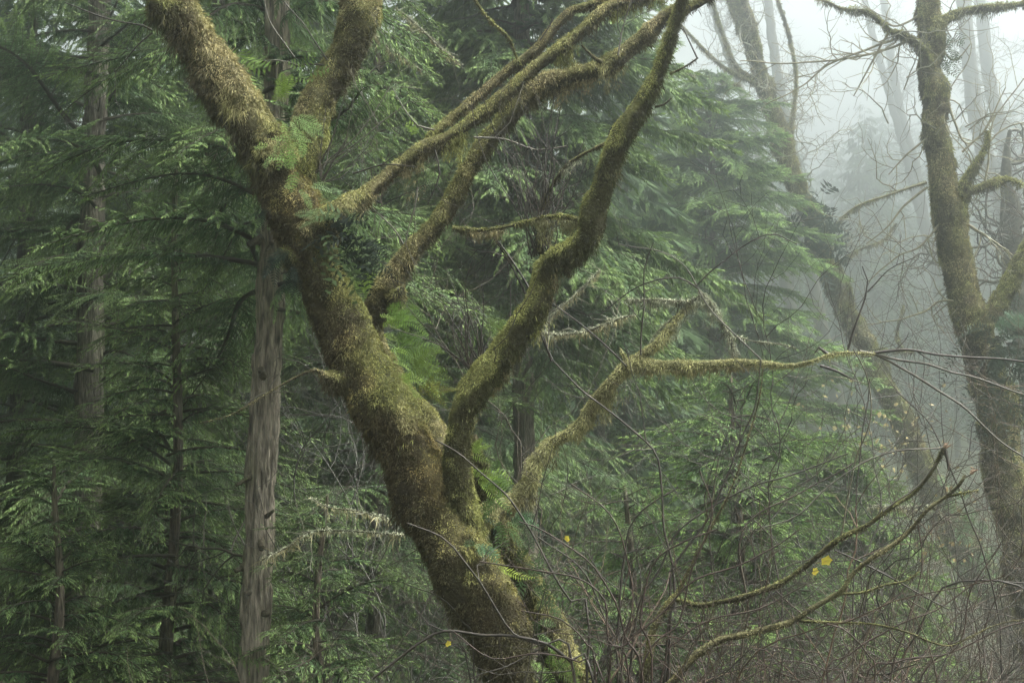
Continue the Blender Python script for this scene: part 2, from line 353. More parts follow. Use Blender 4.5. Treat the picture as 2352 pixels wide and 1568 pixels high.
def hemlock(label, x, y, rb, top, env, n, lo, z1=None, lean=(0, 0), group=None, dead=0, hang=0.0, trunkcol=(0.13, 0.105, 0.08), az=None, cat='conifer', skip=None, stubs=0):
    """trunk at (x,y); env(h01)->bough length; boughs between heights lo..top"""
    g = float(gz(x, y)); root = thing('hemlock_tree', (x, y, g), label, cat, group)
    hgt = top-g; t = np.linspace(-0.02, 1, 60)
    pth = np.stack([x+lean[0]*t*hgt+0.05*np.sin(t*9+x), y+lean[1]*t*hgt, g+t*hgt, rb*(1-t)**0.6+0.012], 1)
    pth[:4, 3] *= np.array([1.5, 1.25, 1.1, 1.03])
    pp = spline(pth, 0.06 if stubs else 0.12); V, F, G, d = tube(pp, 72 if stubs else 28 if rb > 0.1 else 10, 0.008, 0.02, int(abs(x)*10), True, groove=0.035 if rb > 0.1 else 0.005)
    c = np.array(trunkcol)*(0.8+0.35*noise(V, 1.7, 3)[:, None])
    gr = np.clip(noise(V, 2.6, 8), 0, 1)[:, None]; c = c*(1-gr*0.5)+np.array([0.10, 0.12, 0.05])*gr*0.5
    link('trunk', mesh('trunk', V-np.array([x, y, g]), F, c, True), M_cbark, root)
    n = int(n*1.5)
    for k in range(n):
        f = (k+rng.random()*0.8)/n; z = lo+(top-lo)*f; a = (k*2.39996+rng.normal()*0.3) if az is None else az(k)
        tt = (z-g)/hgt; c0 = np.array([x+lean[0]*tt*hgt, y+lean[1]*tt*hgt, z]); L = env(f)*(0.75+0.5*rng.random())
        if skip and skip(c0, a, L): continue
        put_bough(root, c0, a, L, R(20-24*(1-f)+rng.normal()*10)-hang, rng.normal()*0.3, short=L < 0.9)
    for k in range(stubs):
        z = -1+5.2*rng.random(); a_ = -0.3-2.6*rng.random(); tt = (z-g)/hgt; r0 = 0.016+0.022*rng.random(); dv = np.array([math.cos(a_), math.sin(a_), 0.5*rng.normal()]); c0 = np.array([x+lean[0]*tt*hgt+0.05*np.sin(tt*9+x), y, z])
        q = np.array([np.append(c0+dv*(rb*0.8+e*(0.05+0.1*rng.random())), r0*(1.3-0.5*e)) for e in (0, 0.5, 1, 1.3)]); V, F, _, _ = tube(spline(q, 0.02), 9, 0.01, 0.01, k, True)
        link('branch_stub', mesh('branch_stub', V-np.array([x, y, g]), F, np.tile((0.07, 0.06, 0.04), (len(V), 1)), True), M_bark, root)
    polys = []
    for k in range(dead):
        z = lo-0.2+(rng.random()-0.5)*3 if z1 is None else z1[0]+(z1[1]-z1[0])*rng.random()
        a = rng.random()*6.28; tt = (z-g)/hgt; c0 = np.array([x+lean[0]*tt*hgt, y, z])
        grow(polys, c0, (math.cos(a), math.sin(a)*0.7, 0.05+0.25*rng.normal()), 0.5+rng.random()*1.3, 0.012+0.01*rng.random(), 2, 0.15, -0.02, (0.05, 0.042, 0.034))
    if polys: twigs('dead_branches', root, polys, kind='stuff')
    return root

# ------------------------------------------------------------------ far conifers (cheap crowns)
def far_crown(h, rad, seed):
    r_ = np.random.default_rng(seed); p, d, l, tp = [], [], [], []
    nb = 110
    for k in range(nb):
        f = (k+r_.random())/nb; z = h*(0.12+0.88*f); a = r_.random()*6.28; L = rad*(1-f)**0.7*(0.6+0.6*r_.random())+0.25
        m = int(26*L+10); t = np.sqrt(r_.random(m)); sp = (1-t*0.6)*L*0.3; w_ = r_.normal(size=m)*sp*0.6
        x = L*t; zz = z+L*(0.1*t-0.4*t**2)-abs(w_)*0.5
        ca, sa = math.cos(a), math.sin(a)
        p.append(np.stack([x*ca-w_*sa, x*sa+w_*ca, zz], 1))
        b_ = a+np.sign(w_)*0.7; d.append(np.stack([np.cos(b_), np.sin(b_), -0.5-0.4*r_.random(m)], 1)); l.append(0.28+0.35*r_.random(m)); tp.append(t)
    p = np.vstack(p); d = nrm(np.vstack(d)); l = np.concatenate(l)[:, None]; tp = np.concatenate(tp)[:, None]; n = len(p)
    sd_ = nrm(np.cross(d, r_.normal(size=(n, 3))*0.5+np.array([0, 0, 1])))*l*0.13
    V = np.stack([p, p+d*l*0.45-sd_, p+d*l*0.45+sd_, p+d*l], 1).reshape(-1, 3); b = np.arange(n)[:, None]*4
    F = np.vstack([b+np.array([0, 1, 2]), b+np.array([1, 3, 2])])
    c = (np.array([0.035, 0.07, 0.035])*(1-tp)+np.array([0.09, 0.14, 0.06])*tp)*(0.7+0.6*r_.random((n, 1)))
    return mesh('crown', V, [F], np.repeat(c, 4, 0))
FARC = [far_crown(22, 3.6, 1), far_crown(18, 3.2, 2), far_crown(25, 4.2, 3)]
for m_ in FARC: m_.materials.append(M_far)
def far_trunk(h, r, col):
    p = np.stack([0.1*np.sin(np.linspace(0, 3, 12)), np.zeros(12), np.linspace(-1, h, 12), r*(1-np.linspace(0, 1, 12)*0.9)], 1)
    V, F, _, _ = tube(spline(p, 0.8), 10, 0.02, 0.05, 4, True); me = mesh('trunk', V, F, np.tile(col, (len(V), 1)), True); me.materials.append(M_cbark); return me
FART = [far_trunk(21, 0.33, (0.07, 0.058, 0.045)), far_trunk(17.5, 0.26, (0.06, 0.055, 0.045)), far_trunk(24, 0.4, (0.08, 0.065, 0.05))]
def far_tree(x, y, k, s, label, group):
    g = float(gz(x, y)); root = thing('conifer_tree', (x, y, g), label, 'conifer', group)
    for nme, d in (('trunk', FART[k]), ('crown', FARC[k])):
        o = bpy.data.objects.new(nme, d); S.collection.objects.link(o); o.parent = root
    root.scale = (s, s, s); root.rotation_euler = (0, 0, rng.random()*6.28); return root

# ================================================================== THE LARGE MOSSY MAPLE
def base_at(px, py, y):
    p = P(px, py, y); return (p[0], y, float(gz(p[0], y)))
maple = thing('maple_tree', base_at(1340, 2100, 8.8), 'big leaning maple thick with golden moss, forking into a V in the middle', 'tree')
fur = Fur(); pal = dict(k=1.9, brown=0.2); palb = dict(brown=0.4, top=0.6)
limb(maple, 'trunk', [(1400, 2230, 94.5, 8.8), (1330, 2000, 73.8, 8.75), (1245, 1740, 61.2, 8.7), (1182, 1568, 61.2, 8.7), (1122, 1390, 75.6, 8.72), (1062, 1290, 72.0, 8.75),
      (1014, 1200, 73.8, 8.8), (970, 1100, 81.0, 8.85), (908, 1000, 69.3, 8.85), (864, 925, 73.8, 8.85), (823, 850, 63.9, 8.86), (794, 780, 59.4, 8.88), (763, 690, 60.3, 8.9), (730, 600, 64.8, 8.92), (693, 510, 70.2, 8.95), (655, 430, 66.6, 8.95), (620, 350, 70.2, 8.95), (600, 300, 54.0, 8.95)],
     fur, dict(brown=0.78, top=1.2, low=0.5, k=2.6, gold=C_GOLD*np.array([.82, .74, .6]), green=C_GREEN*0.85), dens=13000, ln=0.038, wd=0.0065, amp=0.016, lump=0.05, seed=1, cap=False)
limb(maple, 'limb', [(645, 390, 66.6, 8.92), (590, 315, 64.4, 8.9), (525, 214, 62.3, 8.84), (459, 110, 55.8, 8.78), (398, 0, 54.7, 8.7), (355, -90, 51.5, 8.65), (300, -260, 45.1, 8.6), (250, -420, 38.6, 8.5)],
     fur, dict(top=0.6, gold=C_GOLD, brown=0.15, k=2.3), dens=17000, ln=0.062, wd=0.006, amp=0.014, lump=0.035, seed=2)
limb(maple, 'limb', [(672, 400, 54.3, 9.0), (700, 325, 47.8, 9.02), (722, 250, 45.5, 9.05), (756, 178, 47.8, 9.08), (800, 105, 47.8, 9.1), (826, 10, 48.9, 9.12), (838, -90, 46.7, 9.2), (870, -250, 39.1, 9.3), (890, -420, 32.6, 9.4)],
     fur, dict(top=0.8, brown=0.15, k=1.9), dens=14000, ln=0.042, wd=0.006, amp=0.012, lump=0.03, seed=3)
# cut stub on the left limb and the knob lower on the trunk
limb(maple, 'branch_stub', [(420, 30, 34, 8.72), (385, 25, 36, 8.62), (362, 18, 30, 8.55), (355, 12, 20, 8.52)], fur, dict(brown=0.3), dens=15000, seed=4, ln=0.045)
limb(maple, 'branch_stub', [(800, 880, 36, 8.8), (765, 872, 26, 8.75), (744, 862, 14, 8.7), (736, 852, 8, 8.68)], fur, pal, dens=15000, seed=5)
limb(maple, 'branch_stub', [(700, 610, 34, 8.9), (668, 590, 26, 8.85), (650, 580, 16, 8.8), (642, 572, 8, 8.78)], fur, palb, dens=13000, seed=6)
limb(maple, 'burl', [(905, 955, 50, 8.8), (930, 975, 38, 8.75), (940, 1000, 24, 8.72)], fur, dict(green=C_GREEN*1.1), dens=15000, ln=0.045, seed=7)
# limb A and its twin
limb(maple, 'limb', [(700, 540, 46, 8.85), (762, 502, 38, 8.82), (806, 465, 28, 8.86), (850, 439, 21, 8.95), (907, 389, 20.2, 9.05), (969, 341, 22.2, 9.1), (1026, 318, 19.2, 9.12), (1095, 272, 18.3, 9.15), (1167, 212, 19.2, 9.2),
      (1231, 155, 18.3, 9.25), (1300, 104, 19.2, 9.3), (1357, 50, 17.2, 9.35), (1401, 14, 17.2, 9.4), (1470, -8, 18.3, 9.45), (1560, -40, 15.2, 9.5), (1680, -120, 12.1, 9.6)],
     fur, dict(green=C_GREEN*1.15, k=2.2, brown=.12), dens=16000, ln=0.034, wd=0.0055, step=0.025, seed=8)
limb(maple, 'limb', [(970, 335, 12, 9.12), (995, 305, 13, 9.16), (1026, 281, 13, 9.22), (1098, 223, 14, 9.3), (1167, 162, 14, 9.38), (1231, 115, 14, 9.42), (1275, 61, 14, 9.46), (1314, 25, 13, 9.5), (1357, 12, 12, 9.5), (1420, -20, 11, 9.5), (1500, -90, 9, 9.5)],
     fur, pal, dens=16000, ln=0.028, wd=0.0055, step=0.025, seed=9)
# limb B, rising behind the trunk
limb(maple, 'limb', [(1020, 1060, 49.7, 9.1), (985, 970, 33.8, 9.25), (925, 890, 27.8, 9.4), (876, 810, 25.9, 9.5), (858, 745, 26.9, 9.5), (875, 690, 34.8, 9.5), (893, 655, 35.8, 9.5), (911, 617, 30.8, 9.5), (947, 571, 27.8, 9.5), (987, 533, 24.9, 9.52),
      (1026, 477, 25.9, 9.55), (1066, 405, 24.9, 9.58), (1113, 331, 24.9, 9.62), (1175, 262, 26.9, 9.66), (1231, 202, 26.9, 9.7), (1293, 178, 25.9, 9.72), (1365, 160, 23.8, 9.75), (1419, 133, 25.9, 9.8), (1473, 86, 23.8, 9.85), (1527, 38, 19.9, 9.9), (1600, 8, 16.9, 9.95), (1680, -40, 13.9, 10), (1780, -120, 9.9, 10.1)],
     fur, dict(gold=C_GOLD*1.05, k=2.2, brown=.15), dens=15000, ln=0.042, wd=0.006, seed=10)
limb(maple, 'moss_knob', [(905, 690, 30, 9.45), (918, 672, 18, 9.42), (924, 660, 8, 9.4)], fur, pal, dens=16000, seed=11)
# limb C, right arm of the V
limb(maple, 'limb', [(1062, 1230, 58.5, 8.85), (1048, 1140, 48.7, 8.8), (1050, 1045, 37.0, 8.75), (1058, 967, 37.0, 8.72), (1078, 913, 39.0, 8.7), (1116, 859, 39.9, 8.7), (1149, 815, 38.0, 8.7), (1185, 765, 36.1, 8.68), (1226, 712, 35.0, 8.66), (1247, 661, 31.2, 8.65),
      (1257, 612, 30.2, 8.63), (1283, 588, 29.2, 8.6), (1327, 568, 30.2, 8.58), (1353, 530, 32.1, 8.56), (1360, 486, 33.2, 8.55), (1383, 425, 30.2, 8.53), (1408, 360, 29.2, 8.5), (1435, 299, 27.3, 8.48), (1469, 245, 25.3, 8.45), (1505, 180, 21.5, 8.42), (1534, 108, 19.5, 8.4), (1555, 47, 18.6, 8.38), (1570, 0, 18.6, 8.35), (1592, -70, 17.5, 8.3), (1640, -200, 14.6, 8.2)],
     fur, dict(top=1.6, green=C_GREEN*1.25, gold=C_GREEN*1.1, dark=C_DARK*.6, brown=0.55, k=3.0), dens=16000, ln=0.036, wd=0.0055, seed=12)
pale = dict(green=C_YEL*1.25, gold=C_YEL*1.2, dark=C_GOLD*0.5, top=0.8, brown=-.1)
limb(maple, 'branch', [(1350, 520, 14, 8.6), (1329, 504, 11, 8.6), (1275, 494, 9, 8.62), (1203, 508, 8, 8.65), (1131, 523, 7, 8.65), (1062, 525, 8, 8.65), (1037, 520, 7, 8.65)], fur, dict(brown=0.25), dens=26000, ln=0.028, wd=0.005, step=0.02, amp=0.03, seed=13)
limb(maple, 'branch', [(1400, 326, 6, 8.52), (1360, 345, 5, 8.6), (1311, 374, 6, 8.7), (1275, 418, 6, 8.75), (1249, 472, 7, 8.8), (1240, 530, 7, 8.8), (1238, 580, 7, 8.7)], fur, dict(brown=0.6, dark=C_DARK), dens=22000, ln=0.018, wd=0.005, step=0.02, seed=14)
# stem G and pale limb F behind the trunk base
limb(maple, 'stem', [(1440, 2050, 59.5, 9.1), (1380, 1800, 51.0, 9.1), (1318, 1600, 46.8, 9.1), (1268, 1450, 42.5, 9.1), (1216, 1340, 34.0, 9.1), (1168, 1250, 30.6, 9.1), (1128, 1160, 28.9, 9.1), (1100, 1080, 23.8, 9.1), (1085, 1000, 15.3, 9.1)],
     fur, dict(brown=0.6), dens=13000, ln=0.045, seed=15)
limb(maple, 'limb', [(1085, 1225, 30, 8.95), (1125, 1180, 26, 9.0), (1155, 1160, 19, 9.08), (1185, 1137, 16.8, 9.14), (1217, 1101, 19.2, 9.16), (1231, 1061, 20.4, 9.16), (1262, 1019, 18.0, 9.16), (1293, 1001, 15.6, 9.15), (1329, 977, 18.0, 9.14), (1365, 923, 18.0, 9.12), (1397, 887, 19.2, 9.1), (1437, 845, 18.0, 9.1), (1465, 819, 13.2, 9.1), (1501, 797, 13.2, 9.1), (1537, 758, 8.4, 9.1), (1566, 722, 6.0, 9.1), (1592, 696, 4.8, 9.1)],
     fur, pale, dens=24000, ln=0.034, under=0.6, wd=0.0055, step=0.025, seed=16)
limb(maple, 'limb', [(1430, 842, 13.2, 9.1), (1450, 836, 15.4, 9.1), (1505, 837, 15.4, 9.08), (1577, 840, 15.4, 9.05), (1649, 837, 14.3, 9.0), (1739, 833, 12.1, 8.95), (1811, 839, 8.8, 8.9), (1861, 830, 6.6, 8.88), (1901, 815, 5.0, 8.85), (1948, 808, 4.4, 8.83), (2009, 812, 3.9, 8.8)],
     fur, pale, dens=26000, ln=0.03, under=0.6, wd=0.0055, step=0.025, seed=17)
lich = dict(green=C_LICH, gold=C_LICH*0.9, dark=C_BROWN, top=0.6)
limb(maple, 'branch', [(1606, 664, 3, 9.1), (1627, 686, 5, 9.1), (1656, 733, 6, 9.08), (1678, 769, 6, 9.05), (1689, 812, 7, 9.03), (1690, 836, 9, 9.02)], fur, lich, dens=26000, ln=0.045, wd=0.005, step=0.02, seed=18)
limb(maple, 'branch', [(1689, 770, 3, 9.05), (1730, 783, 3, 9.0), (1790, 790, 2.5, 9.0), (1830, 800, 2, 9.0)], fur, lich, dens=26000, ln=0.03, step=0.02, seed=19)
limb(maple, 'branch', [(1610, 668, 4, 9.1), (1585, 690, 4, 9.1), (1505, 687, 3, 9.1), (1437, 689, 2, 9.1)], fur, lich, dens=30000, ln=0.045, step=0.02, seed=20, under=2)
limb(maple, 'branch', [(1440, 850, 6, 9.05), (1436, 820, 5, 9.0), (1425, 798, 3, 8.98)], fur, pale, dens=22000, ln=0.015, step=0.02, seed=21)
limb(maple, 'branch', [(1488, 800, 3, 9.1), (1505, 768, 3, 9.15), (1540, 735, 3, 9.15), (1580, 705, 3, 9.12)], fur, lich, dens=30000, ln=0.03, step=0.02, seed=22)
dk = (0.042, 0.034, 0.027); gr_ = (0.11, 0.1, 0.08)
limb(maple, 'branch', [(1085, -25, 4, 9.3), (1091, 0, 5, 9.3), (1120, 43, 5, 9.3), (1149, 70, 5, 9.3), (1170, 92, 5, 9.32), (1187, 135, 5, 9.35), (1195, 150, 5, 9.36)], fur, dict(brown=0.4), dens=26000, ln=0.022, step=0.02, seed=23)
limb(maple, 'branch_stub', [(1385, 145, 7, 9.6), (1365, 132, 5, 9.6), (1338, 104, 3, 9.6)], fur, dict(brown=0.7), dens=9000, ln=0.012, step=0.02, seed=24)
limb(maple, 'branch_stub', [(1535, 172, 5, 8.4), (1570, 155, 4, 8.4), (1602, 133, 3, 8.4)], fur, dict(brown=0.7), dens=9000, ln=0.012, step=0.02, seed=25)
limb(maple, 'branch_stub', [(1505, 246, 5, 8.4), (1525, 240, 4, 8.4), (1541, 225, 3, 8.4)], fur, dict(brown=0.7), dens=9000, ln=0.012, step=0.02, seed=26)
limb(maple, 'branch', [(742, 866, 8, 8.7), (725, 850, 6, 8.7), (684, 862, 4, 8.68), (630, 891, 3, 8.66), (562, 934, 2, 8.62), (520, 955, 1.6, 8.6), (461, 970, 1.2, 8.58)], fur, dict(brown=0.35), dens=12000, ln=0.014, step=0.02, seed=27)
tw_ = []
for pts, r0, r1, c, dp in [
    ([(2009, 812), (2081, 803), (2153, 812), (2225, 819), (2290, 824), (2400, 838)], 3.4, 2, dk, 1), ([(1975, 808), (2063, 826), (2135, 835), (2189, 855), (2254, 873), (2400, 925)], 3.2, 1.6, gr_, 1),
    ([(2010, 815), (2045, 830), (2099, 859), (2153, 895), (2207, 931), (2279, 999), (2400, 1080)], 3, 1.6, gr_, 1), ([(1883, 841), (1925, 855), (1966, 877)], 4, 1.5, dk, 0),
    ([(1948, 806), (1962, 751), (1987, 679), (1991, 643), (1978, 610)], 3, 1.3, dk, 2), ([(1991, 668), (2040, 620), (2100, 590)], 1.8, 1, dk, 2),
    ([(1901, 815), (1880, 800), (1872, 812)], 4, 2, dk, 1), ([(1270, 830), (1190, 640), (1131, 540), (1100, 528)], 2.6, 2, dk, 1),
    ([(1395, 330), (1400, 300), (1470, 220)], 1.5, 1, dk, 1), ([(1230, 690), (1190, 620), (1150, 560), (1125, 530)], 2.8, 2, dk, 1),
    ([(1602, 133), (1585, 95), (1570, 65)], 2, 1.2, dk, 1), ([(1090, 315), (1160, 320), (1230, 345), (1300, 335)], 2.5, 1.5, gr_, 1),
    ([(620, 890), (640, 860), (600, 880)], 1.5, 1, gr_, 1), ([(562, 934), (600, 905), (680, 900)], 1.6, 1, gr_, 1), ([(731, 880), (715, 850), (690, 830), (640, 820)], 2, 1, gr_, 1),
    ([(1600, 660), (1650, 610), (1760, 540), (1830, 560)], 2, 1, dk, 2), ([(1437, 838), (1400, 800), (1330, 740), (1260, 690)], 2.2, 1.2, dk, 2), ([(1606, 664), (1560, 640), (1480, 650), (1380, 720)], 2, 1.2, dk, 2),
    ([(1470, 815), (1480, 700), (1478, 620), (1500, 560)], 2.2, 1.2, dk, 2), ([(1750, 828), (1640, 720), (1560, 600), (1420, 560)], 1.8, 1, gr_, 2)]:
    pxtwig(tw_, pts, 8.95, r0, r1, c, dp, side=0.16)
for pts in [[(350, 72), (330, 60), (280, 50), (220, 35), (150, 5)], [(350, 78), (310, 110), (265, 165)], [(725, 395), (800, 330), (860, 260), (900, 190)], [(725, 400), (790, 350), (870, 290), (940, 230)], [(720, 405), (760, 330), (790, 220)],
            [(850, 170), (870, 150), (900, 138)], [(680, 132), (640, 80), (610, 20), (600, -30)], [(690, 150), (640, 140), (560, 145)], [(755, 150), (720, 90), (690, 50), (650, 0)], [(750, 150), (710, 145), (650, 165)],
            [(810, 400), (880, 380), (960, 385)], [(960, 430), (950, 480), (935, 530), (930, 560)], [(925, 560), (900, 520), (850, 470), (830, 430)], [(1000, 300), (960, 290), (900, 200)], [(1240, 95), (1260, 60), (1270, 40)], [(1420, 130), (1430, 60), (1450, 0)], [(1000, 345), (1010, 400), (980, 470)]]:
    pxtwig(tw_, pts, 9.0, 2.2, 1.1, dk if rng.random() < .6 else gr_, 2, side=0.2)
# witch's-broom shoots growing up from the elbow of the right arm, and around the fork
for k in range(34):
    p0 = P(1245+rng.normal()*14, 585+rng.normal()*10, 8.75); a = rng.normal()*0.24-0.02
    grow(tw_, p0, (a, rng.normal()*0.2, 1), 0.5+rng.random()*0.65, 0.0045, 2, 0.16, 0.05, dk, 0.25)
for k in range(26):
    p0 = P(1080+rng.random()*50, 870+rng.normal()*16, 8.75); a = -0.9+rng.random()*1.3
    grow(tw_, p0, (a, rng.normal()*0.3, 0.9), 0.35+rng.random()*0.6, 0.005, 2, 0.3, 0.02, dk, 0.35)
for k in range(9):
    p0 = P(735+rng.normal()*4, 415+rng.normal()*8, 8.95); grow(tw_, p0, (0.6+rng.normal()*0.25, 0.1, 0.7+rng.normal()*0.2), 0.5+rng.random()*0.4, 0.004, 2, 0.2, 0.03, dk, 0.3)
twigs('bare_twigs', maple, tw_, kind='stuff')
for a in [(1050, 345, 9.08, 50, 75, 1500, C_GREEN*1.1), (950, 395, 9.05, 35, 90, 700, C_GOLD*0.8), (1300, 125, 9.25, 50, 55, 1100, C_GREEN*0.8), (1310, 205, 9.7, 120, 60, 1400, C_GOLD), (1420, 185, 9.7, 90, 60, 700, C_YEL),
          (1275, 655, 8.7, 34, 90, 1800, C_GOLD*0.7), (1245, 720, 8.7, 40, 60, 900, C_GREEN), (1320, 600, 8.6, 50, 50, 900, C_DARK*2.5), (1175, 880, 8.75, 50, 60, 1300, C_GOLD*0.7), (1090, 950, 8.75, 36, 60, 700, C_YEL*0.8),
          (1395, 900, 9.05, 45, 70, 900, C_YEL*0.9), (1350, 965, 9.05, 55, 50, 700, C_YEL*0.8), (1260, 1040, 9.1, 30, 70, 600, C_YEL*0.8), (1225, 1090, 9.1, 30, 70, 500, C_YEL*0.7), (1180, 1150, 9.1, 40, 120, 1300, C_GOLD*0.8),
          (1600, 690, 9.05, 50, 45, 500, C_LICH), (1520, 690, 9.05, 60, 25, 250, C_LICH), (1555, 740, 9.1, 40, 50, 400, C_LICH), (1630, 700, 9.05, 25, 60, 250, C_LICH), (1250, 500, 8.62, 36, 60, 700, C_YEL*0.8), (1310, 515, 8.6, 40, 45, 600, C_YEL*0.7),
          (1120, 520, 8.62, 80, 25, 500, C_GOLD*0.8), (850, 480, 9.0, 50, 40, 700, C_GOLD), (1420, 400, 8.5, 20, 60, 500, C_GOLD*0.6), (1440, 30, 9.5, 90, 40, 900, C_GREEN), (1500, 0, 9.5, 60, 40, 600, C_GREEN), (920, 690, 9.45, 26, 50, 700, C_YEL*0.8),
          (1150, 1330, 8.75, 60, 60, 500, C_GOLD*.4), (1200, 1430, 8.8, 50, 110, 500, C_GOLD*0.4), (960, 1030, 8.72, 40, 60, 900, C_GREEN), (1520, 850, 9.02, 140, 24, 800, C_GOLD*.9), (1680, 848, 8.98, 160, 20, 700, C_GOLD*.8), (1200, 315, 9.2, 60, 14, 200, C_LICH), (1290, 340, 9.2, 60, 14, 150, C_LICH)]:
    drape(maple, fur, *a)
fur.build('moss', maple)

# ------------------------------------------------------------------ ferns
def frond(parent, p0, ang, L, tilt=0.0, sag=0.35, wf=0.26, np_=13, col=(0.10, 0.16, 0.03), lady=False, name='frond', nrm_up=0.5):
    r_ = rng; v = nrm(np.array([math.cos(R(ang)), tilt, math.sin(R(ang))])); nn = nrm(np.array([0, -0.85, nrm_up])+r_.normal(size=3)*0.25)
    sdv = nrm(np.cross(nn, v)); nn = np.cross(v, sdv); s = np.linspace(0, 1, 14)
    cur = v*(L*s)[:, None]+np.array([0, 0, -1.0])*(sag*L*s**2)[:, None]+sdv*(0.06*L*np.sin(s*3))[:, None]*r_.normal()
    Vs, n0 = [], 0; fr = (np.arange(np_)+0.5)/np_
    t = nrm(np.gradient(cur, axis=0)); kites = []
    for f in fr:
        b = np.array([np.interp(f, s, cur[:, q]) for q in range(3)]); tt = nrm(np.array([np.interp(f, s, t[:, q]) for q in range(3)]))
        pl = L*wf*(math.sin(math.pi*min(1, f*0.9+0.12))**0.8 if not lady else (1-f)**0.8*1.15*min(1, f*5+.4))+0.004
        for sg in (1, -1):
            d = nrm(tt*0.45+sdv*sg+nn*r_.normal()*0.12-np.array([0, 0, 0.15])); wv = nrm(np.cross(nn, d))
            if not lady: kites.append((b, d, wv, pl*(0.85+0.3*r_.random()), L/np_*0.3))
            else:
                kites.append((b, d, wv, pl*(0.8+0.4*r_.random()), L/np_*0.27))
    B = np.array([k[0] for k in kites]); D = np.array([k[1] for k in kites]); W = np.array([k[2] for k in kites]); LL = np.array([k[3] for k in kites])[:, None]; HH = np.array([k[4] for k in kites])[:, None]
    V = np.stack([B, B+D*LL*0.35-W*HH, B+D*LL*0.35+W*HH, B+D*LL], 1).reshape(-1, 3); n = len(B); b = np.arange(n)[:, None]*4
    F = np.vstack([b+np.array([0, 1, 2]), b+np.array([1, 3, 2])]); C = np.repeat(np.array(col)*(0.8+0.4*r_.random((n, 1))), 4, 0)
    TV, TF, TC = batch_tubes([(cur, L*0.006*(1-s*0.7)+0.0008, np.array(col)*0.7)], 3)
    o = link(name, mesh(name, np.vstack([V, TV]), [F, TF[0]+len(V)], np.vstack([C, TC])), M_fern, parent)
    o.location = tuple(np.array(p0)-np.array(parent.location)); return o
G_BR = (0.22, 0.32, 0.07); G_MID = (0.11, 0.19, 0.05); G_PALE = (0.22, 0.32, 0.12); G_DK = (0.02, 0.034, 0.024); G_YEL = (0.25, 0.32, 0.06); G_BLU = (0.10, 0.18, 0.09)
def fern(label, px, py, y, fronds, col, spread=6, group='ferns growing on the mossy maple', cat='fern', name='fern', **k):
    root = thing(name, P(px, py, y), label, cat, group)
    for f in fronds:
        ang, lp = f[0], f[1]; off = f[2] if len(f) > 2 else (rng.normal()*spread, rng.normal()*spread); c = np.array(f[3] if len(f) > 3 else col)*(0.8+0.4*rng.random())
        kk = dict(k); frond(root, P(px+off[0], py+off[1], y), ang, 1.12*lp*y/FPX, tilt=rng.normal()*0.35-0.15, col=c, **kk)
    return root
fern('upright bright green fern in the crotch of the upper fork', 645, 225, 8.95, [(95, 62), (75, 58), (110, 48), (60, 60), (125, 40), (45, 50), (88, 50)], G_BR, 8, sag=0.1, wf=0.24)
fern('pale fern fronds leaning right under the upper fork', 672, 275, 8.82, [(15, 60), (0, 50), (-25, 50), (-45, 48), (-60, 55), (-10, 55), (-30, 60)], G_PALE, 14, sag=0.25)
fern('small pale leaflets sprouting on the trunk face below the upper fork', 645, 345, 8.66, [(-80, 26, (0, 0)), (-100, 28, (-28, 16)), (-70, 20, (10, 20)), (-60, 18, (22, 30)), (-110, 22, (-5, -18))], G_PALE, wf=0.4, np_=6, sag=0.1)
fern('two pale fronds standing off the trunk above the dark fern mass', 688, 435, 8.66, [(-50, 42, (0, 0)), (-65, 34, (12, 10)), (150, 20, (-16, -2)), (10, 45, (30, -10))], G_PALE, sag=0.2, np_=8)
fern('feathery fern arching left above the dark hanging ferns', 735, 488, 8.66, [(172, 58), (160, 50), (-165, 48), (150, 40), (10, 60), (-10, 65), (30, 50)], (0.17, 0.24, 0.11), 8, sag=0.3)
fern('dull green fern fronds sprawling over the start of the long mossy limb', 765, 455, 8.8, [(150, 60), (40, 40), (-15, 55), (-35, 60), (-5, 45), (170, 50), (-60, 50), (100, 25)], (0.15, 0.22, 0.10), 14, sag=0.35)
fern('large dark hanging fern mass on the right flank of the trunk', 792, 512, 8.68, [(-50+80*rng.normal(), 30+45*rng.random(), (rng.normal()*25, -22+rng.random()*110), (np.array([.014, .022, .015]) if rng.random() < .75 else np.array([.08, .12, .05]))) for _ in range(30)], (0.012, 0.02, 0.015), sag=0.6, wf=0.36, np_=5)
fern('bluish dark fern fringe hanging beside the second limb', 838, 560, 8.95, [(-70+25*rng.normal(), 45+25*rng.random(), (rng.normal()*12, rng.random()*70-30)) for _ in range(14)], (0.03, 0.045, 0.03), sag=0.3, wf=0.3, np_=8)
fern('single dark drooping frond on the left edge of the trunk', 607, 478, 8.8, [(-108, 45), (-95, 40), (-120, 30)], G_DK, 3, sag=0.15)
fern('dark ladder like frond drooping left below the trunk knob', 655, 580, 8.68, [(-140, 62), (-120, 70), (-105, 55), (-150, 45), (-60, 40)], G_DK, 5, sag=0.25)
fern('short black green fern hanging under the knob', 675, 615, 8.66, [(-95, 55), (-80, 50), (-110, 60), (-100, 40), (-70, 35)], G_DK, 6, sag=0.15)
fern('glowing yellow green fern seen between trunk and second limb', 845, 665, 9.7, [(80, 50), (100, 55), (120, 50), (60, 45), (-80, 40), (-60, 45), (90, 65), (110, 40), (70, 55)], G_BR, 10, lady=True, np_=14, sag=0.2)
fern('fan of lacy bright green fronds just below the second limb', 895, 735, 9.2, [(35, 75), (20, 85), (5, 75), (-12, 80), (50, 65), (-25, 60), (65, 50)], (0.16, 0.26, 0.06), 8, lady=True, np_=16, sag=0.35, wf=0.3)
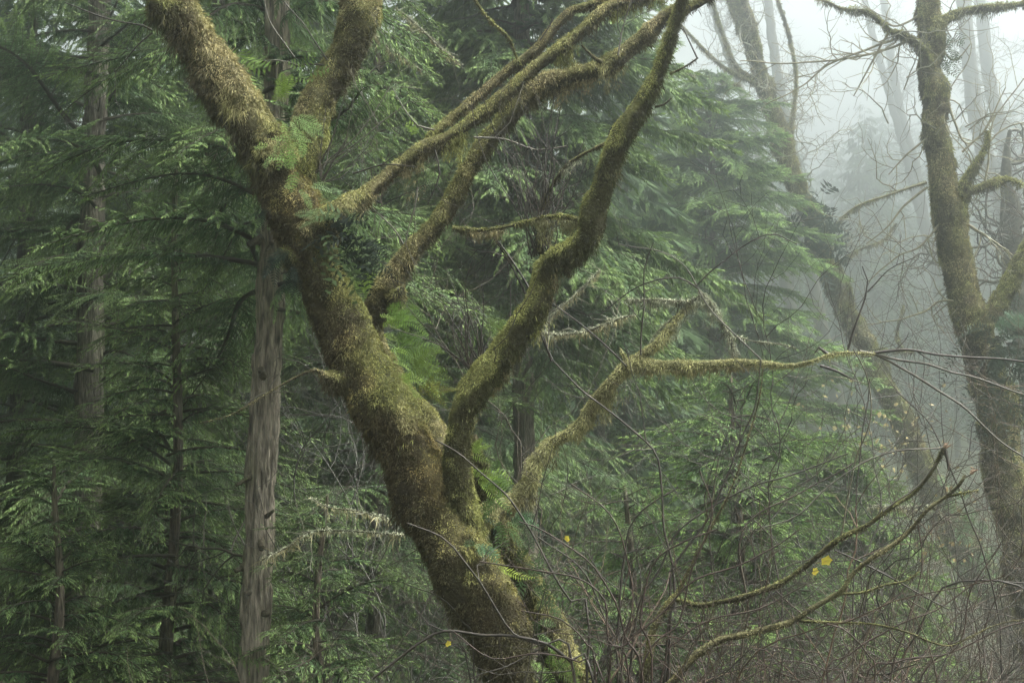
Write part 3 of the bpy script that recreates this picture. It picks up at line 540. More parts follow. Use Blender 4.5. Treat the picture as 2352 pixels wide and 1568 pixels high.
fern('middle lacy fern arching right from the mossy stem', 915, 790, 9.2, [(30, 80), (10, 100), (-5, 85), (-20, 80), (45, 60), (60, 50), (-35, 70)], (0.15, 0.24, 0.06), 10, lady=True, np_=16, sag=0.3, wf=0.3)
fern('lower lacy fern with long tips above the V', 945, 845, 9.15, [(15, 90), (0, 85), (-20, 75), (35, 75), (50, 60), (-35, 60), (100, 40)], (0.17, 0.24, 0.06), 12, lady=True, np_=15, sag=0.3, wf=0.3)
fern('bright fern tuft against the edge of the trunk above the V', 920, 875, 9.0, [(40, 50), (15, 60), (60, 45), (160, 20), (-20, 50), (-45, 40)], G_BR, 6, lady=True, np_=12, sag=0.25, wf=0.3)
fern('yellowing fern at the base of the right arm of the V', 985, 905, 9.15, [(50, 50), (80, 45), (20, 55), (110, 40), (-30, 50), (-60, 40)], (0.22, 0.24, 0.05), 12, lady=True, np_=12, sag=0.3, wf=0.3)
fern('small ferns fringing the trunk edge beside the lacy ferns', 880, 745, 9.0, [(10, 35, (-8, -20)), (0, 40, (-2, 0)), (-8, 38, (2, 22)), (5, 42, (16, 60)), (-5, 40, (22, 85))], G_BR, np_=9, sag=0.35)
fern('fern tuft on the left side of the right arm of the V', 1160, 765, 8.85, [(140, 50), (155, 55), (120, 45), (170, 40), (105, 35)], (0.16, 0.24, 0.06), 6, sag=0.2)
fern('bright ferns in the notch right of the forked trunk', 1085, 1040, 8.9, [(60, 42), (35, 50), (80, 35), (10, 45), (-10, 48)], G_BR, 8, lady=True, np_=11, sag=0.3, wf=0.3)
fern('glossy fern arching right above the pale limb root', 1095, 1095, 8.9, [(30, 70), (12, 78), (-5, 75), (45, 60), (-25, 65), (65, 40)], G_BR, 8, np_=15, sag=0.45, wf=0.28)
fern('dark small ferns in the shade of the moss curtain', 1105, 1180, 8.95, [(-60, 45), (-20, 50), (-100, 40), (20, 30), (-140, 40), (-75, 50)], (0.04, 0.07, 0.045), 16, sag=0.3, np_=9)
fern('whitish fern leaning right below the pale limb root', 1180, 1200, 8.95, [(25, 55), (5, 60), (-25, 60), (-60, 55), (50, 45), (-40, 50)], G_BLU, 10, sag=0.25)
fern('pale blue green leaves on the trunk beneath the moss curtain', 1105, 1255, 8.55, [(0, 36), (-20, 40), (-40, 42), (170, 24), (-60, 30)], G_BLU, 8, wf=0.4, np_=7, sag=0.2)
fern('single yellow green frond pointing right over the twigs', 1148, 1298, 8.5, [(-12, 78, (0, 0)), (-30, 30, (-4, 4))], G_YEL, np_=15, sag=0.08, wf=0.18)
fern('bright ferns at the foot of the trunk among bare stems', 1262, 1530, 8.7, [(60, 60), (30, 65), (90, 50), (0, 60), (-30, 60), (120, 45), (-60, 50)], (0.15, 0.24, 0.06), 14, lady=True, np_=12, sag=0.3, wf=0.3)
fern('scattered sprigs on the mossy stem right of the trunk foot', 1235, 1400, 8.8, [(60, 30, (0, 0)), (0, 35, (4, 30)), (-20, 30, (0, 55)), (120, 30, (10, -30)), (30, 35, (25, 10)), (-60, 34, (20, 65))], (0.14, 0.22, 0.09), np_=7, wf=0.35, sag=0.2)
fern('leafy green sprig on the right edge of the upper left limb', 560, 150, 8.85, [(120, 45), (100, 40), (-30, 55), (-10, 60), (20, 45), (-50, 60)], (0.17, 0.26, 0.07), 10, wf=0.45, np_=5, sag=0.1)
fern('thin leaved sprig bridging the upper fork', 700, 165, 9.0, [(10, 50), (35, 45), (-10, 45), (160, 40)], (0.16, 0.25, 0.07), 10, wf=0.4, np_=5, sag=0.1)
fern('greenish leaves beside the twin limbs', 948, 250+60, 9.3, [(140, 30), (60, 24), (100, 26)], G_BR, 5, wf=0.5, np_=4)
fern('small pale fern on the second limb below the twin limbs', 1012, 418, 9.4, [(150, 40), (170, 36), (120, 30)], (0.2, 0.28, 0.12), 4, np_=9)

fern('shaggy dim ferns covering the dark stem behind the trunk foot', 1215, 1340, 8.85, [(rng.random()*360, 40+20*rng.random(), (rng.normal()*22, rng.normal()*60)) for _ in range(22)], (0.06, 0.10, 0.04), sag=0.4, np_=8)
fern('ferns and leaves drooping beside the lower moss curtain', 1150, 1150, 8.85, [(rng.random()*360, 32+20*rng.random(), (rng.normal()*16, rng.normal()*45)) for _ in range(16)], (0.09, 0.15, 0.05), sag=0.4, np_=8)
fern('small green licorice ferns dotting the face of the upper fork', 665, 330, 8.62, [(-90+rng.normal()*60, 26+14*rng.random(), (rng.normal()*22, rng.normal()*45)) for _ in range(16)], (0.18, 0.27, 0.08), sag=0.25, np_=6, wf=0.4)
# ================================================================== RIGHT MAPLE
def hz(label, pts_root, cat='tree', group=None, name='maple_tree'): return thing(name, base_at(*pts_root), label, cat, group)
m2 = hz('upright mossy maple on the right with arching limbs and dark ferns around its middle', (2440, 1800, 23.0)); f2 = Fur(); YR = 23.0
def sc(pts, y, dy=0): return [(a, b, r, y+dy) for a, b, r in pts]
k2 = dict(dens=2600, ln=0.07, wd=0.014, step=0.06, amp=0.02, lump=0.06)
limb(m2, 'trunk', sc([(2520, 2100, 70), (2420, 1620, 58), (2380, 1400, 54), (2351, 1256, 52), (2329, 1166, 49), (2301, 1076, 47), (2293, 1000, 46), (2286, 931, 48), (2265, 841, 48), (2240, 769, 45), (2221, 697, 42), (2202, 607, 38), (2193, 564, 38), (2178, 486, 38), (2167, 414, 36), (2157, 342, 33), (2149, 288, 33), (2146, 216, 33), (2139, 144, 31), (2135, 72, 32), (2131, 0, 28), (2128, -100, 24), (2100, -300, 20)], YR), f2, dict(brown=0.15), seed=31, **k2)
k3 = dict(dens=5000, ln=0.075, wd=0.013, step=0.05, amp=0.03, lump=0.02)
for q, pts in enumerate([[(2131, 225, 12), (2137, 170, 15), (2133, 145, 15), (2117, 115, 14), (2081, 83, 13), (2045, 72, 10), (2027, 54, 9), (1991, 29, 8), (1937, 22, 5), (1901, 7, 4), (1870, -5, 3)],
    [(2140, 80, 20), (2171, 47, 15), (2207, 29, 13), (2261, 18, 11), (2352, 7, 10), (2450, -30, 8)], [(2205, 450, 16), (2218, 415, 14), (2243, 378, 12), (2265, 335, 9), (2268, 300, 6)],
    [(2211, 500, 12), (2216, 465, 11), (2228, 440, 12), (2254, 432, 12), (2290, 416, 13), (2326, 414, 9), (2345, 425, 6)], [(2245, 780, 18), (2252, 755, 15), (2272, 722, 15), (2290, 679, 15), (2292, 668, 14)],
    [(2262, 760, 22), (2282, 725, 22), (2312, 665, 23), (2346, 605, 23), (2390, 520, 20)], [(2128, 120, 14), (2118, 60, 10), (2112, 0, 8), (2105, -60, 7)]]):
    limb(m2, 'limb', sc(pts, YR, -0.15), f2, dict(green=C_GREEN*1.2, gold=C_YEL*0.8, brown=-0.05), seed=40+q, **k3)
t2 = []
for pts in [[(2128, 418), (2045, 446), (1973, 472), (1930, 500)], [(2130, 430), (2080, 470), (2040, 520), (1990, 560)], [(2100, 90), (2000, 125), (1900, 140), (1800, 145), (1700, 140)], [(2080, 80), (1990, 115), (1900, 150), (1840, 200), (1760, 240)], [(2200, 500), (2290, 560), (2352, 610)], [(2222, 697), (2160, 690), (2125, 715), (2060, 735), (1990, 745)],
            [(2180, 480), (2120, 560), (2060, 590), (1990, 650)], [(2150, 300), (2090, 350), (2040, 400)], [(2165, 200), (2220, 330), (2290, 260), (2352, 180)], [(2210, 350), (2260, 300), (2310, 200)], [(2255, 440), (2270, 380), (2275, 300), (2290, 260)], [(2130, 20), (2060, 60), (1990, 20)], [(2200, 430), (2300, 300), (2400, 280)], [(2150, 90), (2190, 140), (2230, 100)], [(2040, 75), (2000, 150), (1960, 220)]]:
    pxtwig(t2, pts, YR-0.1, 3.2, 1.3, (0.27, 0.25, 0.16), 2, side=0.22, bl=1.0)
for k in range(15): grow(t2, P(2140+rng.normal()*60, 20+rng.random()*300, YR-0.2), (rng.normal(), -.1, .4+rng.random()), 1.0+rng.random(), 0.012, 2, 0.3, 0.02, (0.22, 0.21, 0.15), 0.3)
twigs('bare_twigs', m2, t2, kind='stuff')
for a in [(2090, 110, YR, 60, 40, 300, C_YEL*0.7), (1960, 30, YR, 90, 35, 220, C_LICH*0.8), (2040, 80, YR, 50, 40, 180, C_GREEN), (2300, 430, YR-.1, 60, 45, 260, C_YEL), (2260, 30, YR, 120, 30, 260, C_YEL*.8), (2160, 320, YR-.7, 60, 45, 380, C_GREEN*.9), (2270, 760, YR-.3, 50, 60, 400, C_GREEN), (2240, 470, YR, 30, 60, 160, C_YEL*.8)]:
    drape(m2, f2, *a, wd=0.012, th=0.12)
f2.build('moss', m2)
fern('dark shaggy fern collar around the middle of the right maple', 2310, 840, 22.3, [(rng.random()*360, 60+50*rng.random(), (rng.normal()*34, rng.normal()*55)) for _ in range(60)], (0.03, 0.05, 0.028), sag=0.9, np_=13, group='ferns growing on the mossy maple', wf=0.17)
fern('silvery fronds at the top of the fern collar on the right maple', 2325, 765, 22.2, [(60+rng.random()*130-60, 60+20*rng.random(), (rng.normal()*24, rng.normal()*14)) for _ in range(10)], (0.13, 0.2, 0.13), sag=0.4, np_=12)
fern('small green leaves hanging right of the upper crotch of the right maple', 2178, 110, 22.9, [(-60+rng.normal()*30, 22+10*rng.random(), (rng.normal()*9, rng.random()*90-40)) for _ in range(22)], (0.09, 0.13, 0.06), sag=0.2, np_=6, wf=0.4)

# ================================================================== SLANTED MAPLE further back
YS = 47.0
m3 = hz('slanting mossy maple leaning away to the upper left in the fog', (2500, 1500, YS)); f3 = Fur()
k4 = dict(dens=900, ln=0.12, wd=0.024, step=0.1, amp=0.03, lump=0.09)
limb(m3, 'trunk', sc([(2560, 1900, 60), (2400, 1560, 46), (2315, 1418, 42), (2261, 1328, 40), (2207, 1238, 38), (2153, 1148, 34), (2117, 1076, 31), (2095, 1021, 30), (2067, 949, 28), (2027, 877, 27), (2009, 823, 26), (1977, 772, 26), (1944, 722, 26), (1919, 661, 25), (1894, 607, 26), (1884, 560, 29), (1865, 504, 25), (1840, 450, 22), (1815, 396, 24), (1800, 342, 26), (1779, 270, 24), (1757, 202, 22), (1739, 151, 22), (1721, 90, 19), (1692, 22, 18), (1670, -60, 15), (1640, -200, 12)], YS), f3, dict(brown=0.2), seed=51, **k4)
for q, pts in enumerate([[(1802, 355, 9), (1815, 320, 8), (1822, 252, 7), (1829, 180, 6), (1818, 108, 6), (1804, 54, 6), (1786, 0, 5), (1770, -60, 4)], [(1745, 165, 14), (1738, 110, 14), (1725, 47, 12), (1708, 0, 11), (1690, -80, 9)], [(1750, 190, 9), (1692, 155, 8), (1660, 80, 7), (1635, 0, 6), (1620, -60, 5)],
    [(1745, 195, 8), (1678, 166, 7), (1624, 122, 6), (1577, 72, 5), (1540, 30, 4)], [(1700, 200, 6), (1640, 180, 5), (1560, 170, 5), (1540, 165, 3)], [(1895, 545, 7), (1919, 518, 6), (1973, 475, 5), (2045, 446, 4), (2128, 418, 3)], [(1905, 625, 8), (1923, 610, 6), (1973, 574, 5), (2027, 553, 4), (2059, 513, 3)],
    [(1945, 720, 8), (1960, 690, 6), (1940, 640, 4), (1925, 600, 3)], [(1985, 775, 10), (2010, 800, 7), (2060, 806, 5), (2100, 810, 3)], [(2075, 700, 3), (2060, 775, 5), (2080, 810, 6)]]):
    limb(m3, 'limb', sc(pts, YS, -0.2), f3, dict(green=C_GREEN, gold=C_GOLD), seed=60+q, dens=1800, ln=0.12, wd=0.022, step=0.1)
t3 = []
for k in range(24):
    s_ = rng.random(); px, py = (1700+260*s_+rng.normal()*20, 60+560*s_); grow(t3, P(px, py, YS-0.3), (rng.normal(), -.2, .5*rng.normal()+.25), 1.5+rng.random()*2.2, 0.02, 2, 0.3, 0.01, (0.25, 0.24, 0.18), 0.3)
twigs('bare_twigs', m3, t3, kind='stuff'); f3.build('moss', m3)
fern('ivy like dark fern clump on the slanting maple', 1885, 535, YS-.6, [(rng.random()*360, 30+26*rng.random(), (rng.normal()*20, rng.normal()*36)) for _ in range(64)], (0.025, 0.045, 0.03), sag=0.5, np_=5, wf=0.5, group='ferns growing on the slanting maple')
fern('pale ferns running down the right edge of the slanting maple', 2225, 1235, YS-.7, [(rng.random()*360, 34+18*rng.random(), ((q-17)*3.0+rng.normal()*8, (q-17)*6.5+rng.normal()*10)) for q in range(34)], (0.16, 0.25, 0.12), sag=0.4, np_=8, wf=0.35, group='ferns growing on the slanting maple')

# ================================================================== FOGGY TRUNKS beyond on the right
for q, (lab, y, pts) in enumerate([
    ('thin foggy trunk, left one of the slim leaning pair between the two right maples', 140, [(2130, 560, 11), (2095, 414, 10), (2060, 280, 9), (2023, 150, 8), (1990, 20, 7), (1970, -80, 6)]),
    ('thin foggy trunk, right one of the slim leaning pair between the two right maples', 140, [(2135, 560, 12), (2105, 396, 11), (2075, 280, 10), (2049, 155, 9), (2030, 0, 8), (2020, -80, 7)]),
    ('pale foggy trunk right of the upright maple, splitting from its neighbour', 110, [(2370, 700, 25), (2325, 540, 22), (2285, 420, 20), (2240, 260, 18), (2218, 54, 17), (2205, -80, 15)]),
    ('pale foggy trunk near the right edge leaning left at the top', 120, [(2352, 640, 20), (2330, 450, 17), (2300, 300, 16), (2275, 200, 15), (2257, 54, 14), (2240, -80, 12)]),
    ('broad dim trunk behind the bent mossy limb at the right edge', 40, [(2352, 760, 30), (2335, 620, 27), (2318, 500, 24), (2310, 380, 10), (2320, 300, 6)]),
    ('foggy grey trunk behind the slanting maple top', 110, [(1860, 620, 15), (1835, 420, 13), (1800, 250, 12), (1775, 100, 11), (1755, -80, 10)]),
    ('slim foggy trunk left of the slanting maple', 100, [(1790, 560, 13), (1740, 330, 11), (1690, 170, 10), (1650, 60, 9), (1610, -80, 8)])]):
    rt = hz(lab, (pts[0][0]+60, 900, y), 'tree', 'foggy trunks in the distance', 'bare_tree')
    g0 = base_at(pts[0][0]+110, 900, y)
    pth = spline([np.array([g0[0], y, g0[2]-0.3, pts[0][2]*1.3*y/FPX])]+[np.append(P(a, b, y), r*y/FPX) for a, b, r in pts], 0.5)
    V, F, _, _ = tube(pth, 14, 0.05, 0.12, q)
    link('trunk', mesh('trunk', V-np.array(rt.location), F, np.tile((0.10, 0.095, 0.07), (len(V), 1)), True), M_bark, rt)
    tt = []
    for k in range(22):
        i_ = rng.integers(len(pth)//4, len(pth)); grow(tt, pth[i_, :3], (rng.normal(), rng.normal()*.5, .6), 2+rng.random()*4, 0.05, 2, 0.25, 0.02, (0.09, 0.085, 0.06), 0.25)
    twigs('bare_limbs', rt, tt, kind='stuff')

# ================================================================== CONIFERS
def at(px, y): return (px-1176)/FPX*y
env = lambda a, b: (lambda f: a*(1-f)+b*f)
far = lambda f: 3.4*(1-f)**0.7+0.5
# standing trunks on the left
hemlock('tall hemlock with a straight shaded trunk at the far left behind drooping boughs', at(205, 19), 19.0, 0.205, 17, far, 84, -0.3, dead=16, z1=(0, 7.5), trunkcol=(0.19, 0.165, 0.135))
hemlock('hemlock with a bare furrowed grey brown trunk left of the leaning maple', at(604, 13.4), 13.4, 0.138, 14.5, lambda f: 1.8*(1-f)**0.7+0.5, 84, 3.3, dead=1, z1=(-0.5, 3.4), lean=(0.003, 0), trunkcol=(0.27, 0.232, 0.18), stubs=16)
hemlock('dark hemlock trunk at the left margin', at(40, 23), 23.0, 0.19, 18, far, 70, 0, dead=14, z1=(0, 8), trunkcol=(0.07, 0.06, 0.05))
hemlock('young hemlock with bright drooping tiers between the two left trunks', at(400, 14.8), 14.8, 0.07, 5.2, lambda f: 2.1*(1-f)**0.75+0.3, 95, -2.4)
hemlock('low young hemlock at the lower left corner with dark feathery tiers', at(140, 13.5), 13.5, 0.06, 1.9, lambda f: 1.9*(1-f)**0.8+0.3, 60, -2.6)
hemlock('small hemlock below the furrowed trunk, tips reaching right', at(745, 13.2), 13.2, 0.05, 1.6, lambda f: 1.6*(1-f)**0.8+0.3, 70, -3)
hemlock('middle hemlock filling the gap behind the lower left of the leaning trunk', at(860, 21), 21.0, 0.12, 9.5, lambda f: 2.9*(1-f)**0.7+0.4, 90, -3)
hemlock('tall hemlock behind the left fork of the leaning maple', at(480, 25), 25.0, 0.2, 19, far, 80, 0)
hemlock('pale barked conifer trunk seen through the upper fork', at(618, 33), 33.0, 0.40, 26, lambda f: 3.5*(1-f)**0.7+0.6, 46, 9.5, dead=14, z1=(4, 9), trunkcol=(0.30, 0.25, 0.2))
hemlock('slim dark conifer trunk behind the upper fork', at(545, 36), 36.0, 0.13, 22, lambda f: 2.5, 30, 9, trunkcol=(0.08, 0.09, 0.07))
hemlock('hemlock with hanging boughs behind the twin mossy limbs', at(1010, 29), 29.0, 0.2, 17, far, 80, -1, dead=10, z1=(2, 7))
hemlock('conifer with a clear brown trunk behind the right arm of the V', at(1203, 24), 24.0, 0.21, 18, lambda f: 2.9*(1-f)**0.5+0.6, 115, 4.2, dead=10, z1=(-1, 4), trunkcol=(0.2, 0.165, 0.125))
hemlock('second dim brown trunk left of the clear one behind the V', at(1110, 33), 33.0, 0.24, 20, lambda f: 3.4*(1-f)**0.6+0.6, 54, 1.5, dead=10, z1=(-2, 3), trunkcol=(0.15, 0.11, 0.085))
YEL[0] = True
hemlock('broad yellow green hemlock right of centre reaching into the mist', at(1640, 46), 46.0, 0.24, 15.4, lambda f: 5.6*(1-f)**0.5+0.4, 170, -3.5)
hemlock('hemlock beside the broad one, behind the dark right arm', at(1430, 53), 53.0, 0.3, 22, lambda f: 4.6*(1-f)**0.5+0.5, 120, -3.5)
hemlock('low bushy hemlock with layered bright tiers behind the bare thicket', at(1690, 15.8), 15.8, 0.07, 2.9, lambda f: 2.3*(1-f)**0.55+0.4, 110, -3.6)
hemlock('smaller low hemlock behind the bare stems right of the trunk foot', at(1440, 14.5), 14.5, 0.06, 1.7, lambda f: 1.5*(1-f)**0.6+0.4, 70, -3.9)
hemlock('hemlock at the right of the low row under the slanting maple', at(1930, 26), 26.0, 0.08, 2.6, lambda f: 2.8*(1-f)**0.6+0.4, 100, -4)
YEL[0] = False
gB = 'conifers standing deep in the misty forest'
spots = []
for k in range(60):
    for _ in range(30):
        y = 34+110*rng.random()**1.1; px = -200+1800*rng.random(); x = at(px, y)
        if all((x-a)**2+(y-b)**2 > 9 for a, b in spots): spots.append((x, y)); break
for k in range(9):
    y = 120+80*rng.random(); spots.append((at(1650+800*rng.random(), y), y))
for k, (x, y) in enumerate(spots):
    far_tree(x, y, k % 3, 0.85+0.4*rng.random(), 'dim conifer deep in the misty forest '+('on the left' if x < -0.14*y else 'behind the middle' if x < 0.14*y else 'on the right'), gB)
for k in range(70):
    y = 150+230*rng.random()**1.3; far_tree(at(1450+1000*rng.random(), y), y, k % 3, 1.4+0.5*rng.random(), 'faint tall conifer almost lost in the mist far up the slope on the right', 'conifers fading out far up the slope')
for x, y in [(-9.3, 12), (-11.5, 17), (-12.5, 8), (-15, 13), (-15, 20)]:  # out-of-view conifers added to shade the left of the scene
    far_tree(x, y, (int(y)) % 3, 1.05, 'tall unseen conifer added past the left edge to shade the view', 'unseen conifers added past the left edge for shade')
# low far conifers that cover the foot of the slope on the right
for k in range(16):
    y = 50+60*rng.random(); px = 1750+700*rng.random(); far_tree(at(px, y), y, k % 3, 0.22+0.13*rng.random(), 'small misty conifer low on the far slope at the right', 'small conifers low on the far slope')

# ================================================================== BARE SHRUBS AND BROKEN STEMS in front
f5 = Fur()
sap = thing('broken_sapling', base_at(1450, 1900, 8.3), 'forked mossy sapling sweeping right with two snapped orange ends', 'sapling')
k5 = dict(dens=14000, ln=0.012, wd=0.006, step=0.025, amp=0.02, lump=0.01)
pd = dict(brown=0.45, dark=C_DARK*1.3, top=1.6)
limb(sap, 'stem', [(1450, 1750, 16, 8.3), (1480, 1568, 12, 8.3), (1490, 1508, 11, 8.3), (1505, 1436, 10, 8.3), (1545, 1372, 8, 8.3), (1565, 1345, 6, 8.3), (1640, 1200, 4, 8.3), (1690, 1090, 3.4, 8.25), (1740, 930, 3, 8.2), (1752, 840, 2, 8.2)], f5, pd, seed=71, **k5)
limb(sap, 'stem', [(1545, 1372, 7, 8.3), (1575, 1380, 7, 8.3), (1606, 1388, 8, 8.28), (1649, 1382, 8, 8.25), (1707, 1371, 8, 8.2), (1786, 1342, 8, 8.15), (1840, 1310, 8, 8.1), (1883, 1277, 8, 8.05), (1937, 1234, 7.5, 8.0), (1998, 1202, 7, 7.95), (2045, 1166, 7, 7.9), (2099, 1133, 6.5, 7.9), (2131, 1097, 6.5, 7.85), (2149, 1069, 6, 7.85), (2169, 1030, 7, 7.8)], f5, pd, seed=72, **k5)
limb(sap, 'stem', [(1420, 1740, 14, 8.0), (1480, 1630, 11, 8.0), (1541, 1568, 10, 8.0), (1595, 1508, 10, 8.0), (1656, 1468, 10, 8.0), (1707, 1457, 9, 8.0), (1786, 1436, 9, 7.95), (1829, 1421, 8.5, 7.95), (1865, 1396, 8, 7.9), (1908, 1372, 8, 7.9), (1937, 1353, 7.5, 7.85), (1959, 1317, 7, 7.85), (2002, 1281, 7, 7.8), (2052, 1249, 7, 7.8), (2088, 1220, 6.5, 7.8), (2131, 1169, 6, 7.75), (2175, 1137, 6, 7.75), (2200, 1115, 6, 7.7), (2217, 1090, 5, 7.7)], f5, dict(brown=0.15, dark=C_DARK*1.5, green=C_YEL*.8, top=1.6), seed=73, **k5)
for q, pts in enumerate([[(2175, 1138, 5, 7.75), (2210, 1130, 3.5, 7.7), (2248, 1122, 2.5, 7.7)], [(1925, 1362, 5, 7.88), (1984, 1357, 4.5, 7.9), (2027, 1342, 4, 7.9), (2081, 1331, 3.5, 7.9), (2113, 1310, 2.5, 7.9)], [(1835, 1424, 5, 7.95), (1937, 1432, 4, 8.0), (2009, 1436, 4, 8.0), (2081, 1450, 4, 8.0), (2139, 1472, 3.5, 8.0), (2182, 1479, 3, 8.0), (2225, 1461, 2.5, 8.0), (2297, 1432, 2.2, 8.0), (2380, 1418, 2, 8.0)], [(1950, 1305, 3, 8.0), (1905, 1270, 3, 8.05), (2000, 1330, 3, 8.0)]][:3]):
    limb(sap, 'branch', pts, f5, dict(brown=0.4, dark=C_DARK*1.5, top=1.4), seed=75+q, **k5)
for (px, py, y, a0) in [(2172, 1028, 7.8, 55), (2233, 1082, 7.68, 35)]:
    for j in range(9):
        a = R(a0+rng.normal()*28); p = P(px, py, y)+rng.normal(size=3)*0.008; l = 0.015+0.025*rng.random()
        pl = [(np.array([p, p+np.array([math.cos(a), -.2, math.sin(a)])*l*.5, p+np.array([math.cos(a), -.2, math.sin(a)])*l]), np.array([0.006, 0.005, 0.001]), np.array([.4, .3, .2]))]
        twigs('splinter', sap, pl, M_wood, 3)
t5 = []
for pts, r0, r1, c, y in [([(2169, 1033), (2173, 1055), (2177, 1079)], 3.5, 2.5, dk, 7.78), ([(2217, 1092), (2228, 1086), (2234, 1082)], 2, 2, gr_, 7.7), ([(2165, 1025), (2090, 1030), (2000, 1055), (1900, 1120), (1840, 1180), (1750, 1210)], 2, 1.6, gr_, 7.9),
                        ([(2150, 1060), (2110, 1110), (2060, 1150), (2030, 1175)], 2.4, 2, gr_, 7.85), ([(1928, 1240), (1945, 1140), (1968, 1060), (1990, 990), (2000, 880), (1960, 800)], 2.2, 1.5, (0.1, .09, .06), 8.0), ([(1920, 1265), (2000, 1300), (2090, 1350), (2180, 1400)], 2, 1.4, dk, 8.0)]:
    pxtwig(t5, pts, y, r0, r1, c, 1, side=0.12)
twigs('bare_twigs', sap, t5, kind='stuff'); f5.build('moss', sap)

def shrub(label, px, y, stems, n_ex=8, col=dk, spread=0.9, hgt=(1.5, 2.6), group='bare shrubs in front of the trunk foot', name='bare_shrub', side=0.35, r=0.0105, up=0.03):
    x = at(px, y); g = float(gz(x, y)); root = thing(name, (x, y, g), label, 'shrub', group)
    for pts, r0, r1 in stems:
        pl = []; q = [(px+(pts[0][0]-px)*0.25, 2250)] + list(pts); pxtwig(pl, q, y, r0, r1, col, 2, side=0.13, bl=0.5); twigs('stem', root, pl)
    for k in range(n_ex):
        pl = []; a = rng.normal()*spread*0.5; p0 = np.array([x+rng.normal()*0.12, y+rng.normal()*0.12, g])
        c = np.array(col)*(0.8+0.8*rng.random())*(np.array([1.25, 1, .85]) if rng.random() < .25 else 1)
        grow(pl, p0, nrm(np.array([a, rng.normal()*0.35, 1.0])), hgt[0]+(hgt[1]-hgt[0])*rng.random(), r*(0.6+.5*rng.random()), 3 if y < 9.3 else 2, 0.2, up, tuple(c), side, 0.3); twigs('stem', root, pl)
    return root
shrub('bare shrub with long dark whips crossing the foot of the maple', 1330, 8.0, [([(1365, 1562), (1311, 1519), (1257, 1479), (1185, 1459), (1105, 1459), (1023, 1450), (969, 1475), (857, 1558)], 5, 3),
    ([(1320, 1540), (1239, 1480), (1185, 1454), (1141, 1400), (1102, 1335), (1062, 1285), (1015, 1232), (933, 1200)], 4, 2), ([(1350, 1450), (1310, 1380), (1275, 1321), (1239, 1256), (1203, 1191), (1156, 1130), (1113, 1090), (1066, 1051), (1001, 1011)], 4, 1.8)], 6, spread=0.9, hgt=(1.6, 2.5))
shrub('tall thin bare shrub rising past the pale mossy limb', 1500, 8.5, [([(1530, 1500), (1550, 1380), (1545, 1303), (1527, 1220), (1519, 1112), (1498, 1031), (1401, 945), (1329, 887), (1271, 830), (1249, 772)], 5, 1.6), ([(1540, 1400), (1541, 1310), (1613, 1213), (1667, 1105), (1703, 1004), (1735, 930), (1750, 830)], 5, 1.6),
    ([(1400, 1560), (1420, 1440), (1430, 1300), (1460, 1190), (1560, 1120)], 5, 1.8)], 7, hgt=(2.2, 3.6), spread=0.7)
shrub('dense sharp stemmed bare shrub right in front of the maple foot', 1420, 7.8, [
    ([(1480, 1600), (1440, 1460), (1400, 1360), (1340, 1280), (1260, 1225), (1190, 1200)], 4.5, 1.6), ([(1500, 1568), (1470, 1420), (1500, 1300), (1560, 1250), (1650, 1215)], 4, 1.6), ([(1400, 1568), (1440, 1480), (1530, 1400), (1600, 1330), (1720, 1290), (1840, 1215)], 4, 1.6),
    ([(1370, 1568), (1350, 1480), (1290, 1420), (1200, 1400)], 3.5, 1.5), ([(1450, 1568), (1400, 1470), (1390, 1380), (1330, 1330), (1230, 1310), (1100, 1290)], 3.5, 1.5), ([(1520, 1568), (1560, 1470), (1640, 1420), (1740, 1400), (1850, 1340)], 3.5, 1.5),
    ([(1390, 1568), (1330, 1520), (1240, 1500), (1130, 1510), (1040, 1450)], 3.5, 1.5), ([(1430, 1568), (1450, 1400), (1440, 1290), (1400, 1180), (1310, 1110)], 3.5, 1.4), ([(1470, 1568), (1560, 1430), (1590, 1310), (1640, 1180), (1610, 1080)], 3.5, 1.4)], 5, hgt=(1.6, 2.4), spread=1.0, col=(0.05, 0.032, 0.025), side=0.5)
shrub('dense sharp stemmed bare shrub below the sweeping sapling at the right', 1980, 8.2, [
    ([(1900, 1600), (1950, 1500), (2050, 1440), (2150, 1400), (2260, 1320)], 3.5, 1.5), ([(1980, 1600), (2060, 1520), (2180, 1500), (2300, 1440), (2400, 1420)], 3.5, 1.5), ([(2010, 1600), (1990, 1500), (1930, 1440), (1860, 1420), (1760, 1330)], 3, 1.4),
    ([(1950, 1600), (1900, 1540), (1800, 1520), (1700, 1560)], 3, 1.4), ([(2040, 1600), (2080, 1450), (2120, 1300), (2110, 1200)], 3, 1.4), ([(2100, 1600), (2200, 1480), (2230, 1350), (2300, 1250)], 3, 1.4)], 8, hgt=(1.3, 2.0), spread=1.1, col=(0.055, 0.034, 0.027), side=0.5)
shrub('bare shrub with criss crossing stems in the lower middle', 1430, 8.6, [([(1420, 1568), (1380, 1400), (1330, 1300), (1230, 1230)], 4, 1.6), ([(1450, 1500), (1520, 1300), (1560, 1220), (1700, 1130), (1840, 1080), (1950, 1040)], 4, 1.6)], 9, spread=1.3, hgt=(1.8, 2.9))
shrub('twiggy bare shrub under the two sweeping sapling stems', 1720, 9.0, [([(1700, 1568), (1720, 1400), (1700, 1250), (1735, 1180), (1840, 1130), (1960, 1060)], 3.5, 1.6)], 9, spread=1.2, hgt=(1.8, 3.0), col=(0.07, 0.055, 0.04), side=0.25)
shrub('bare whippy shrub at the bottom left of the leaning trunk', 1010, 8.6, [([(1080, 1560), (1010, 1480), (940, 1440), (880, 1400)], 3, 1.4), ([(1090, 1540), (1060, 1420), (1010, 1370), (930, 1340)], 3, 1.4)], 0, spread=0.8, hgt=(1.5, 1.9))
